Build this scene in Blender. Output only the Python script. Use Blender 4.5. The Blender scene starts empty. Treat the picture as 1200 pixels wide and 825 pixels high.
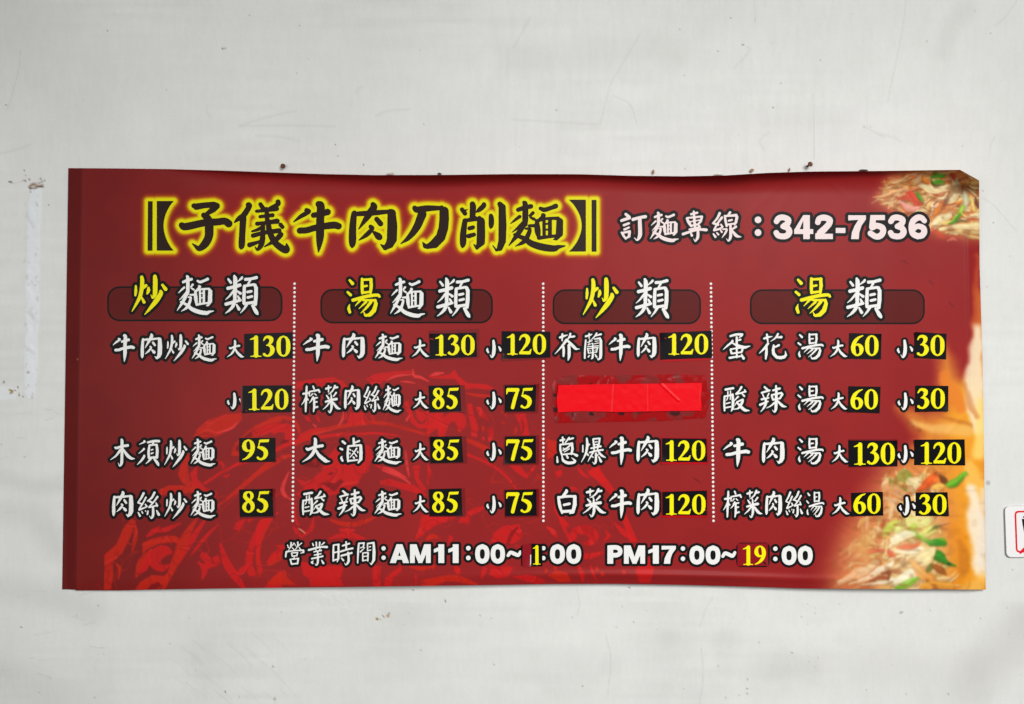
import bpy, bmesh, math, random
import numpy as np
from mathutils import Vector, Matrix
from mathutils.geometry import delaunay_2d_cdt

random.seed(7)
RNG = np.random.default_rng(11)
SC = bpy.context.scene
COL = SC.collection

# ------------------------------------------------------------------ camera
W, H = 1200.0, 825.0                 # the photograph's frame, used as a ruler: 1 px on the wall is about 2 mm
LENS, SENS = 26.0, 36.0
FPX = LENS / SENS * W
DIST = 1.733
PITCH = math.radians(1.4)
CZ = 1.55 - DIST * math.tan(PITCH)   # eye height of the photographer
cam_data = bpy.data.cameras.new('camera')
cam_data.lens = LENS
cam_data.sensor_width = SENS
cam_data.clip_end = 100
cam = bpy.data.objects.new('camera', cam_data)
COL.objects.link(cam)
cam.location = (0, -DIST, CZ)
cam.rotation_euler = (math.radians(90) + PITCH, 0, 0)
SC.camera = cam

# ------------------------------------------------------------------ world and lamps (a shaded shop front, open on the right)
world = bpy.data.worlds.new('World')
SC.world = world
world.use_nodes = True
wn = world.node_tree
wn.nodes.clear()
w_out = wn.nodes.new('ShaderNodeOutputWorld')
w_bg = wn.nodes.new('ShaderNodeBackground')
w_tc = wn.nodes.new('ShaderNodeTexCoord')
w_sep = wn.nodes.new('ShaderNodeSeparateXYZ')
w_rmp = wn.nodes.new('ShaderNodeValToRGB')
w_map = wn.nodes.new('ShaderNodeMapRange')
w_map.inputs['From Min'].default_value = -1
wn.links.new(w_tc.outputs['Generated'], w_sep.inputs[0])
wn.links.new(w_sep.outputs['Z'], w_map.inputs['Value'])
wn.links.new(w_map.outputs[0], w_rmp.inputs[0])
e = w_rmp.color_ramp.elements
e[0].position, e[0].color = 0.25, (0.05, 0.048, 0.045, 1)
e[1].position, e[1].color = 0.8, (0.30, 0.30, 0.30, 1)
m_ = w_rmp.color_ramp.elements.new(0.5)
m_.color = (0.42, 0.43, 0.44, 1)
wn.links.new(w_rmp.outputs[0], w_bg.inputs['Color'])
w_bg.inputs['Strength'].default_value = 0.62
wn.links.new(w_bg.outputs[0], w_out.inputs['Surface'])


def area(name, loc, target, sx, sy, power, color):
    d = bpy.data.lights.new(name, 'AREA')
    d.shape = 'RECTANGLE'
    d.size, d.size_y, d.energy, d.color = sx, sy, power, color
    o = bpy.data.objects.new(name, d)
    COL.objects.link(o)
    o.location = loc
    o.rotation_euler = (Vector(target) - Vector(loc)).to_track_quat('-Z', 'Y').to_euler()
    return o


key = area('open_front_light', (1.9, -3.9, 3.2), (0.35, 0, 0.3), 2.2, 1.6, 50, (1.0, 0.992, 0.968))
key.data.spread = math.radians(84)
area('left_fill_lamp', (-1.5, -3.0, 1.5), (-0.75, 0, 1.45), 2.4, 1.2, 29, (0.98, 1.0, 0.985))  # added fill lamp to lift the left side, stands for no real source

SC.view_settings.view_transform = 'Standard'
SC.view_settings.look = 'None'
SC.view_settings.exposure = 0.0
SC.view_settings.gamma = 1.0
SC.view_settings.use_curve_mapping = False

# ------------------------------------------------------------------ helpers
CP, SP = math.cos(PITCH), math.sin(PITCH)


def W3(px, py, depth):
    """Ruler coordinates (px right, px down) to the plane `depth` metres in front of the wall."""
    px = np.asarray(px, float)
    py = np.asarray(py, float)
    x = (px - W / 2) / FPX
    y = -(py - H / 2) / FPX
    dx, dy, dz = x, CP - y * SP, SP + y * CP
    t = (DIST - np.asarray(depth, float)) / dy
    return np.stack([dx * t, -DIST + dy * t, CZ + dz * t], -1)


def lin(c):
    c = np.asarray(c, float) / 255.0
    return np.where(c <= 0.04045, c / 12.92, ((c + 0.055) / 1.055) ** 2.4)


def mat(name, rgb, rough=0.5, spec=0.5, bump=None):
    m = bpy.data.materials.new(name)
    m.use_nodes = True
    b = m.node_tree.nodes['Principled BSDF']
    b.inputs['Base Color'].default_value = (*lin(rgb), 1)
    b.inputs['Roughness'].default_value = rough
    b.inputs['Specular IOR Level'].default_value = spec
    nt = m.node_tree
    n = nt.nodes.new('ShaderNodeTexNoise')
    tc = nt.nodes.new('ShaderNodeTexCoord')
    nt.links.new(tc.outputs['Object'], n.inputs['Vector'])
    n.inputs['Scale'].default_value = bump[0] if bump else 400
    n.inputs['Detail'].default_value = 3
    bp = nt.nodes.new('ShaderNodeBump')
    bp.inputs['Strength'].default_value = bump[1] if bump else 0.04
    bp.inputs['Distance'].default_value = 0.001
    nt.links.new(n.outputs['Fac'], bp.inputs['Height'])
    nt.links.new(bp.outputs['Normal'], b.inputs['Normal'])
    return m


def attr_mat(name, rough, spec, bumps, vary=0.0):
    """Print or paint read from the mesh's own colour attribute, plus fine surface relief."""
    m = bpy.data.materials.new(name)
    m.use_nodes = True
    nt = m.node_tree
    b = nt.nodes['Principled BSDF']
    a = nt.nodes.new('ShaderNodeAttribute')
    a.attribute_name = 'print_colour'
    b.inputs['Roughness'].default_value = rough
    b.inputs['Specular IOR Level'].default_value = spec
    tc = nt.nodes.new('ShaderNodeTexCoord')
    col = a.outputs['Color']
    if vary:
        n = nt.nodes.new('ShaderNodeTexNoise')
        n.inputs['Scale'].default_value = 260
        n.inputs['Detail'].default_value = 4
        nt.links.new(tc.outputs['Object'], n.inputs['Vector'])
        mr = nt.nodes.new('ShaderNodeMapRange')
        mr.inputs['To Min'].default_value = 1 - vary
        mr.inputs['To Max'].default_value = 1 + vary
        nt.links.new(n.outputs['Fac'], mr.inputs['Value'])
        mx = nt.nodes.new('ShaderNodeVectorMath')
        mx.operation = 'SCALE'
        nt.links.new(col, mx.inputs[0])
        nt.links.new(mr.outputs[0], mx.inputs['Scale'])
        col = mx.outputs[0]
    nt.links.new(col, b.inputs['Base Color'])
    prev = None
    for (scale, stretch, strength) in bumps:
        mp = nt.nodes.new('ShaderNodeMapping')
        mp.inputs['Scale'].default_value = stretch
        nt.links.new(tc.outputs['Object'], mp.inputs['Vector'])
        n = nt.nodes.new('ShaderNodeTexNoise')
        n.inputs['Scale'].default_value = scale
        n.inputs['Detail'].default_value = 5
        nt.links.new(mp.outputs[0], n.inputs['Vector'])
        bp = nt.nodes.new('ShaderNodeBump')
        bp.inputs['Strength'].default_value = strength
        bp.inputs['Distance'].default_value = 0.002
        nt.links.new(n.outputs['Fac'], bp.inputs['Height'])
        if prev:
            nt.links.new(prev.outputs['Normal'], bp.inputs['Normal'])
        prev = bp
    if prev:
        nt.links.new(prev.outputs['Normal'], b.inputs['Normal'])
    return m


def raw_mesh(name, co, faces, mats, midx=None, smooth=True, parent=None, origin=(0, 0, 0)):
    """co (n,3) world, faces int array (m,k) or list -> one linked mesh object."""
    me = bpy.data.meshes.new(name)
    co = np.asarray(co, float) - np.asarray(origin, float)
    if isinstance(faces, np.ndarray):
        k = faces.shape[1]
        me.vertices.add(len(co))
        me.vertices.foreach_set('co', co.astype(np.float32).ravel())
        me.loops.add(faces.size)
        me.loops.foreach_set('vertex_index', faces.astype(np.int32).ravel())
        me.polygons.add(len(faces))
        me.polygons.foreach_set('loop_start', np.arange(0, faces.size, k, dtype=np.int32))
        me.update(calc_edges=True)
        me.validate()
    else:
        me.from_pydata([tuple(c) for c in co], [], faces)
        me.update()
    for m in mats:
        me.materials.append(m)
    if midx is not None:
        me.polygons.foreach_set('material_index', np.asarray(midx, dtype=np.int32))
    me.polygons.foreach_set('use_smooth', np.full(len(me.polygons), smooth, dtype=bool))
    o = bpy.data.objects.new(name, me)
    COL.objects.link(o)
    if parent is not None:
        o.parent = parent
    else:
        o.location = origin
    return o


def set_colour(o, rgb_lin):
    at = o.data.attributes.new('print_colour', 'FLOAT_COLOR', 'POINT')
    c = np.ones((len(rgb_lin), 4), np.float32)
    c[:, :3] = rgb_lin
    at.data.foreach_set('color', c.ravel())


def tag(o, label, cat, group=None):
    o['label'] = label
    o['category'] = cat
    if group:
        o['group'] = group
    return o


def cr_path(pts, n=6):
    """Catmull-Rom through (x,y,r) points."""
    p = np.asarray(pts, float)
    if len(p) < 3:
        return p
    q = np.vstack([2 * p[0] - p[1], p, 2 * p[-1] - p[-2]])
    out = []
    for i in range(1, len(q) - 2):
        a, b, c, d = q[i - 1:i + 3]
        for k in range(n):
            t = k / n
            out.append(0.5 * ((2 * b) + (c - a) * t + (2 * a - 5 * b + 4 * c - d) * t * t + (3 * b - a - 3 * c + d) * t ** 3))
    out.append(p[-1])
    o = np.array(out)
    o[:, 2] = np.maximum(o[:, 2], 0.05)
    return o


def stroke_field(F, X, Y, path):
    """F = min(F, distance to a brush stroke whose half width varies along the path)."""
    for a, b in zip(path[:-1], path[1:]):
        dx, dy = b[0] - a[0], b[1] - a[1]
        L2 = dx * dx + dy * dy + 1e-12
        t = np.clip(((X - a[0]) * dx + (Y - a[1]) * dy) / L2, 0, 1)
        d = np.hypot(X - a[0] - t * dx, Y - a[1] - t * dy) - (a[2] + t * (b[2] - a[2]))
        np.minimum(F, d, out=F)
    return F


def poly_sdf(X, Y, pts):
    P = np.asarray(pts, float)
    D = np.full(X.shape, 1e9)
    S = np.zeros(X.shape, bool)
    for (x0, y0), (x1, y1) in zip(P, np.roll(P, -1, 0)):
        dx, dy = x1 - x0, y1 - y0
        t = np.clip(((X - x0) * dx + (Y - y0) * dy) / (dx * dx + dy * dy + 1e-12), 0, 1)
        np.minimum(D, np.hypot(X - x0 - t * dx, Y - y0 - t * dy), out=D)
        c = (y0 > Y) != (y1 > Y)
        S ^= c & (X < dx * (Y - y0) / (dy if abs(dy) > 1e-9 else 1e-9) + x0)
    return np.where(S, -D, D)


class Painter:
    """Soft-edged brush work on a set of points: prints on the vinyl, dirt on the plaster."""

    def __init__(self, X, Y, base):
        self.X, self.Y = X.ravel(), Y.ravel()
        self.C = np.broadcast_to(np.asarray(base, float), (self.X.size, 3)).copy()

    def _mix(self, idx, d, col, soft, op):
        a = np.clip(0.5 - d / soft, 0, 1)
        a = (a * a * (3 - 2 * a) * op)[:, None]
        self.C[idx] = self.C[idx] * (1 - a) + np.asarray(col, float) * a

    def near(self, x0, y0, x1, y1):
        return np.nonzero((self.X > x0) & (self.X < x1) & (self.Y > y0) & (self.Y < y1))[0]

    def stroke(self, pts, col, soft=1.5, op=1.0, n=5, smooth=True):
        p = cr_path(pts, n) if smooth else np.asarray(pts, float)
        m = p[:, 2].max() + soft
        i = self.near(p[:, 0].min() - m, p[:, 1].min() - m, p[:, 0].max() + m, p[:, 1].max() + m)
        if len(i):
            self._mix(i, stroke_field(np.full(len(i), 1e9), self.X[i], self.Y[i], p), col, soft, op)

    def poly(self, pts, col, soft=1.5, op=1.0):
        p = np.asarray(pts, float)
        i = self.near(p[:, 0].min() - soft, p[:, 1].min() - soft, p[:, 0].max() + soft, p[:, 1].max() + soft)
        if len(i):
            self._mix(i, poly_sdf(self.X[i], self.Y[i], p), col, soft, op)

    def dot(self, x, y, r, col, soft=1.2, op=1.0):
        self.stroke([(x, y, r), (x + 0.01, y, r)], col, soft, op, smooth=False)


def smooth_noise(X, Y, scale, seed):
    """Cheap value noise in 0..1."""
    r = np.random.default_rng(seed)
    T = r.random((64, 64))
    u, v = X / scale, Y / scale
    i, j = np.floor(u).astype(int), np.floor(v).astype(int)
    fu, fv = u - i, v - j
    fu, fv = fu * fu * (3 - 2 * fu), fv * fv * (3 - 2 * fv)
    g = lambda a, b: T[b % 64, a % 64]
    return (g(i, j) * (1 - fu) + g(i + 1, j) * fu) * (1 - fv) + (g(i, j + 1) * (1 - fu) + g(i + 1, j + 1) * fu) * fv


def field_mesh(F, x0, y0, h, steiner=9.0):
    """Fill F<0 (F[j,i] sampled at x0+i*h, y0+j*h): contour by marching squares, triangles by CDT."""
    ny, nx = F.shape
    F = np.where(np.abs(F) < 1e-4, 1e-4, F)
    ins = F < 0
    if not ins.any():
        return np.zeros((0, 2)), np.zeros((0, 3), int)
    hid = -np.ones((ny, nx), int)      # crossing on the edge (j,i)-(j,i+1)
    vid = -np.ones((ny, nx), int)      # crossing on the edge (j,i)-(j+1,i)
    V = []
    jj, ii = np.nonzero(ins[:, :-1] != ins[:, 1:])
    t = F[jj, ii] / (F[jj, ii] - F[jj, ii + 1])
    hid[jj, ii] = np.arange(len(jj))
    V.append(np.stack([x0 + (ii + t) * h, y0 + jj * h], -1))
    n0 = len(jj)
    jj, ii = np.nonzero(ins[:-1, :] != ins[1:, :])
    t = F[jj, ii] / (F[jj, ii] - F[jj + 1, ii])
    vid[jj, ii] = n0 + np.arange(len(jj))
    V.append(np.stack([x0 + ii * h, y0 + (jj + t) * h], -1))
    V = np.vstack(V)
    E = []
    a, b, c, d = ins[:-1, :-1], ins[:-1, 1:], ins[1:, 1:], ins[1:, :-1]
    code = a * 1 + b * 2 + c * 4 + d * 8
    T_ = hid[:-1, :-1]
    B_ = hid[1:, :-1]
    L_ = vid[:-1, :-1]
    R_ = vid[:-1, 1:]
    for k, segs in {1: [('L', 'T')], 2: [('T', 'R')], 3: [('L', 'R')], 4: [('R', 'B')], 5: [('L', 'T'), ('R', 'B')], 6: [('T', 'B')],
                    7: [('L', 'B')], 8: [('L', 'B')], 9: [('T', 'B')], 10: [('T', 'R'), ('L', 'B')], 11: [('R', 'B')], 12: [('L', 'R')],
                    13: [('T', 'R')], 14: [('L', 'T')]}.items():
        m = code == k
        if m.any():
            for s in segs:
                g = {'T': T_, 'B': B_, 'L': L_, 'R': R_}
                E.append(np.stack([g[s[0]][m], g[s[1]][m]], -1))
    E = np.vstack(E)
    sx = np.arange(x0 + steiner / 2, x0 + (nx - 1) * h, steiner)
    sy = np.arange(y0 + steiner / 2, y0 + (ny - 1) * h, steiner)
    G = np.array([(p, q) for p in sx for q in sy if F[int((q - y0) / h), int((p - x0) / h)] < -1.2 * h])
    if len(G):
        V = np.vstack([V, G])
    r = delaunay_2d_cdt([Vector(v) for v in V], [tuple(map(int, q)) for q in E], [], 1, 1e-4)
    vo = np.array([tuple(v) for v in r[0]])
    tr = np.array([f for f in r[2] if len(f) == 3], int)
    if not len(tr):
        return np.zeros((0, 2)), np.zeros((0, 3), int)
    cen = vo[tr].mean(1)
    gx = np.clip((cen[:, 0] - x0) / h, 0, nx - 1.001)
    gy = np.clip((cen[:, 1] - y0) / h, 0, ny - 1.001)
    i, j = gx.astype(int), gy.astype(int)
    fx, fy = gx - i, gy - j
    val = (F[j, i] * (1 - fx) + F[j, i + 1] * fx) * (1 - fy) + (F[j + 1, i] * (1 - fx) + F[j + 1, i + 1] * fx) * fy
    return vo, tr[val < 0]


# ------------------------------------------------------------------ the wall
print('wall')


def dense_axis(lo, hi, step, far, nfar):
    a = np.arange(lo, hi + step, step)
    g = np.geomspace(12, far, nfar)
    return np.concatenate([lo - g[::-1], a, a[-1] + g])


wx = dense_axis(-12, 1212, 1.5, 1500, 14)
wy = dense_axis(-12, 837, 1.5, 560, 12)
WX, WY = np.meshgrid(wx, wy)
wp = Painter(WX, WY, (222, 222, 219))
x, y = wp.X, wp.Y
cloud = smooth_noise(x, y, 210, 1) * 0.5 + smooth_noise(x, y, 75, 2) * 0.3 + smooth_noise(x, y, 24, 3) * 0.2
wp.C += ((cloud - 0.5) * 13)[:, None] * np.array([1, 1, 1.05])
brush = smooth_noise(x, y * 0.12, 5, 4) * 0.6 + smooth_noise(x, y * 0.1, 2.4, 5) * 0.4
wp.C += ((brush - 0.5) * 5 * np.clip(smooth_noise(x, y, 160, 6) * 2 - 0.6, 0, 1) * (y < 330))[:, None]
sweep = smooth_noise(x * 0.08, y, 6, 7)
wp.C += ((sweep - 0.5) * 7 * np.clip(smooth_noise(x, y, 140, 8) * 2 - 0.7, 0, 1))[:, None]
wp.C -= (np.clip(smooth_noise(x, y, 60, 9) - 0.55, 0, 1) * 16 * (y > 705))[:, None]
wp.C += ((smooth_noise(x, y, 2.2, 11) - .5) * 3.2 + (smooth_noise(x, y * .25, 3.1, 12) - .5) * 3.0)[:, None]
wp.C -= (np.clip(smooth_noise(x, y, 34, 19) - 0.62, 0, 1) * 22 * (y > 735) * (x > 700))[:, None]
# grubby rubbed patches
for pts, r, op in [([(10, 600), (40, 606), (66, 640)], 14, .10), ([(0, 560), (40, 570), (70, 566)], 9, .10), ([(5, 690), (60, 700), (110, 715)], 16, .10),
                   ([(0, 790), (30, 800), (60, 810)], 20, .08), ([(0, 20), (60, 60), (90, 130)], 40, .05), ([(900, 790), (1020, 780), (1120, 800)], 24, .08),
                   ([(1150, 780), (1180, 760), (1198, 740)], 26, .12), ([(1105, 60), (1115, 30), (1135, 10)], 10, .07), ([(600, 70), (700, 62), (790, 60)], 16, .06)]:
    wp.stroke([(a, b, r) for a, b in pts], (165, 163, 158), r * 1.8, op * 1.6)
# old scraped strips where tape was pulled off
strip = [(36, 222), (40, 220), (49, 222), (48, 250), (46, 280), (47, 310), (45, 340), (46, 362), (44, 400), (44, 432), (42, 446), (41, 464), (34, 468), (29, 462),
         (28, 430), (29, 400), (30, 360), (30, 330), (31, 300), (31, 262), (33, 238)]
strip = [(a, b) for a, b in strip]
wp.poly(strip, (230, 234, 239), 2.4, .66)
for k in range(40):
    yy = random.uniform(224, 466)
    xx = random.choice([31, 44.5]) + random.uniform(-1.5, 1.5)
    wp.dot(xx, yy, random.uniform(.8, 2.2), (218, 219, 217), 1.6, random.uniform(.4, .9))
wp.poly([(-12, 452), (14, 453), (20, 456), (19, 468), (-12, 469)], (230, 233, 237), 2.2, .6)
for k in range(30):
    yy = random.uniform(228, 465)
    xx = random.choice([random.uniform(29, 34), random.uniform(41, 46), random.uniform(33, 44)])
    wp.stroke([(xx, yy, .55), (xx + random.uniform(-2, 2), yy + random.uniform(1, 5), .45)], (150, 148, 142), 1.3, random.uniform(.2, .6))
for k in range(14):
    yy = random.uniform(235, 440)
    wp.stroke([(random.uniform(31, 40), yy, 2.2), (random.uniform(33, 43), yy + random.uniform(4, 14), 2)], random.choice([(236, 238, 240), (206, 208, 208)]), 2.5, .5)
# chipped plaster at the top of the strip, rust at its foot
wp.stroke([(34, 219, 1.2), (39, 216.4, 2.2), (44, 218, 1.6), (50, 217, 1.2)], (168, 146, 128), 1.4, .9)
wp.stroke([(34, 220.5, .6), (41, 221, .7), (44, 219, .9), (50, 218.6, 1)], (84, 66, 50), 1.2, .9)
wp.stroke([(35, 218, .5), (40, 215.4, .5), (46, 215, .5), (48, 213.4, .5), (53, 211.5, .5)], (110, 98, 86), 1.2, .8)
wp.stroke([(10.6, 213.4, .7), (13.5, 213.6, .7)], (60, 52, 44), 1.1, 1)
wp.stroke([(14, 214, .4), (20, 213.8, .4), (26, 213.5, .4)], (150, 145, 138), 1.1, .7)
wp.stroke([(27, 212, .5), (30, 211.6, .5), (30.5, 213.4, .5)], (130, 110, 92), 1.1, .8)
for a, b, r in [(34.4, 210.2, 1.1), (28.7, 200, .7), (30.5, 206, .6), (47.5, 209.4, .9), (57, 240.5, .6), (35.5, 222.5, .7), (35.4, 225, .6), (5, 447, .7), (4, 448.3, .7),
                (21, 453.8, .9), (22.4, 461.4, .6), (22.3, 463.4, .6), (27, 464.8, .9), (33, 436.4, .8), (17.5, 457.5, .8)]:
    wp.dot(a, b, r, (92, 76, 60), 1.2, .9)
wp.stroke([(11.5, 457, 1.1), (14.5, 458.8, 1.2), (12, 461, .9)], (140, 108, 34), 1.4, .9)
# hairline cracks
for c in [[(1062, -10), (1060, 20), (1053, 58), (1049, 78), (1040, 120)], [(750, 40), (731, 72), (716, 98), (712, 112), (703, 146)], [(1166, 160), (1161, 170), (1160, 182)],
          [(1192, 0), (1178, 20), (1165, 31)], [(622, 20), (612, 38), (602, 56)], [(718, 112), (738, 122), (746, 145)], [(884, -5), (884.5, 14), (885, 26)],
          [(953, 110), (954, 150), (954, 186)], [(820, 735), (828, 712), (836, 700)], [(710, 745), (716, 775), (712, 815)], [(676, 690), (679, 706), (677, 722)],
          [(822, 760), (824, 790), (820, 825)], [(1152, 232), (1164, 240), (1180, 258), (1192, 272)], [(24, 60), (20, 90), (8, 130)]]:
    wp.stroke([(a, b, .5) for a, b in c], (150, 148, 143), 1.6, .2)
# brushed smears
for c in [[(282, 147), (310, 138), (346, 130)], [(280, 148), (330, 147), (392, 148)], [(300, 159), (325, 160), (350, 165)], [(440, 136), (455, 130), (480, 128)],
          [(243, 124), (242, 130), (246, 137)], [(600, 140), (650, 143), (700, 146)], [(895, 175), (890, 165), (902, 155)], [(1030, 157), (1044, 160), (1056, 166)],
          [(1014, 148), (1030, 158), (1036, 161)], [(860, 80), (872, 68), (880, 56)], [(418, 108), (420, 104), (424, 102)], [(0, 180), (20, 175), (36, 169)]]:
    wp.stroke([(a, b, 1.1) for a, b in c], (170, 168, 162), 3.2, .16)
for k in range(26):
    a, b = random.uniform(205, 330), random.uniform(738, 812)
    L = random.uniform(8, 30)
    wp.stroke([(a, b, .7), (a + L * .5, b + L * .42, .6), (a + L, b + L * .95, .5)], (172, 171, 167), 1.8, random.uniform(.08, .22))
for k in range(22):
    a, b = random.choice([(random.uniform(-5, 70), random.uniform(470, 700)), (random.uniform(0, 110), random.uniform(690, 800))])
    L = random.uniform(5, 22)
    s = random.uniform(-.5, .35)
    wp.stroke([(a, b, .6), (a + L, b + L * s, .5)], (160, 158, 153), 1.5, random.uniform(.1, .28))
# specks
for a, b, r, c in [(261, 57, 1.2, (92, 84, 78)), (264, 56.4, .7, (120, 110, 104)), (126, 36, .9, (130, 126, 120)), (350.5, 29.5, .6, (110, 105, 100)), (856, 21, .6, (90, 85, 80)),
                   (870.6, 52.5, .9, (95, 90, 86)), (797, 34, .6, (110, 105, 100)), (841, 60, .6, (120, 118, 114)), (906, 126, 1.0, (120, 116, 110)), (652, 129, .8, (140, 136, 130)),
                   (915, 98, .5, (120, 118, 112)), (803, 197.5, .6, (90, 88, 84)), (426, 193, .8, (120, 116, 108)), (396, 183, .7, (150, 146, 138)), (393, 169.5, .5, (120, 116, 110)),
                   (348, 86, .5, (140, 138, 132)), (7, 123, .8, (120, 118, 112)), (442, 725.5, 1.6, (140, 112, 34)), (454.6, 721.5, 1.9, (176, 140, 104)), (456, 718.4, .8, (90, 70, 66)),
                   (450, 723.2, .5, (120, 90, 80)), (448.3, 721.6, .6, (100, 80, 74)), (446, 726, .5, (120, 100, 90)), (521.5, 703, .8, (150, 116, 92)), (521.8, 705, .6, (96, 70, 60)),
                   (484, 691.4, .7, (80, 74, 80)), (737.5, 688.2, .8, (70, 66, 70)), (671, 723.7, .6, (90, 86, 82)), (683, 804.4, .7, (90, 86, 82)), (875.4, 807, .6, (60, 58, 56)), (875.4, 812.5, .7, (60, 58, 56)),
                   (928, 765, .9, (140, 138, 132)), (1055.5, 718, 1.1, (130, 128, 124)), (1058, 717.4, .7, (120, 118, 114)), (1037, 736, .5, (120, 118, 114)), (1149, 725, .5, (130, 126, 120)),
                   (1111, 813.6, .7, (70, 66, 62)), (876, 796, .8, (140, 138, 134)), (842, 780.6, .8, (150, 148, 142)), (264, 810.6, 1.0, (110, 100, 92)), (320, 781, .9, (120, 118, 112)),
                   (322, 819, 1.6, (170, 160, 150)), (115, 710, .8, (140, 136, 130)), (111, 817, .6, (140, 120, 106)), (199, 754, .6, (140, 136, 130)), (493, 762, .9, (160, 156, 150)),
                   (563, 721, .7, (130, 112, 104)), (576, 724, .5, (150, 140, 130)), (579, 779, .7, (140, 136, 130)), (1158, 566, 2.6, (176, 176, 172)), (1152.5, 606.5, .7, (110, 106, 104)),
                   (1156, 336.5, .6, (120, 116, 110)), (1151.5, 224, .7, (130, 124, 118)), (1164, 261, .5, (140, 136, 130)), (1183, 300, .4, (150, 148, 142)), (29, 535, .7, (120, 116, 108)),
                   (2, 521, .6, (120, 116, 108)), (25, 735, 1.0, (130, 126, 120)), (1187, 668, .7, (120, 112, 106)), (1180, 712, .6, (130, 124, 118))]:
    wp.dot(a, b, r, c, 1.4, .9)
for k in range(85):
    a, b = random.uniform(0, 1200), (random.uniform(0, 190) if random.random() < .3 else random.uniform(700, 822))
    if random.random() < .5:
        a = random.uniform(800, 1200)
    r = random.uniform(.35, .8)
    wp.dot(a, b, r, random.choice([(150, 147, 141), (130, 126, 120), (172, 166, 158)]), 1.4, random.uniform(.3, .8))
# relief: strips proud or scraped, pale flakes near (400,703)
rel = np.zeros(wp.X.size)
i = wp.near(20, 200, 60, 480)
d = poly_sdf(wp.X[i], wp.Y[i], strip)
rel[i] += np.clip(.5 - d / 2, 0, 1) * (0.0004 + 0.0005 * smooth_noise(wp.X[i], wp.Y[i], 3, 21))
for k in range(40):
    a, b = random.gauss(400, 14), random.uniform(692, 716)
    i = wp.near(a - 4, b - 3, a + 4, b + 3)
    rel[i] += 0.0006 * np.exp(-((wp.X[i] - a) ** 2 / 2.2 + (wp.Y[i] - b) ** 2 / .8)) * random.choice([1, -1, 1])
rel += 0.0012 * (smooth_noise(wp.X, wp.Y, 120, 31) - .5) + 0.0003 * (smooth_noise(wp.X, wp.Y, 17, 32) - .5)
ny, nx = WX.shape
ids = np.arange(ny * nx).reshape(ny, nx)
quads = np.stack([ids[:-1, :-1], ids[1:, :-1], ids[1:, 1:], ids[:-1, 1:]], -1).reshape(-1, 4)
m_wall = attr_mat('painted_plaster', 0.62, 0.25, [(900, (1, 1, 1), 0.10), (60, (1, 1, 0.12), 0.10)], 0.025)
wall = raw_mesh('wall', W3(wp.X, wp.Y, rel), quads, [m_wall])
set_colour(wall, lin(np.clip(wp.C, 0, 255)))
wall['kind'] = 'structure'

# ------------------------------------------------------------------ the banner's shape
print('banner')
TOPX = [80, 140, 200, 262, 330, 380, 440, 520, 600, 680, 740, 800, 850, 900, 950, 1030, 1125, 1147.5]
TOPY = [197, 197.4, 198.2, 200, 202.4, 204, 205.2, 205, 204, 204.2, 206, 206.6, 205.6, 202.6, 201, 200.4, 199, 211.5]
BOTX = [73, 88, 89, 140, 200, 300, 400, 500, 600, 650, 720, 800, 880, 940, 1000, 1090, 1155]
BOTY = [690.6, 691, 692, 692, 690.6, 689, 688, 686.6, 685.2, 684.4, 684.2, 685.4, 687.6, 689.6, 690.2, 690.6, 691]
RX_Y = [196, 212, 300, 420, 560, 692]
RX_X = [1147.5, 1147.5, 1148, 1151.6, 1153.6, 1155.2]


def sm(a, b, v):
    t = np.clip((v - a) / (b - a), 0, 1)
    return t * t * (3 - 2 * t)


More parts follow.
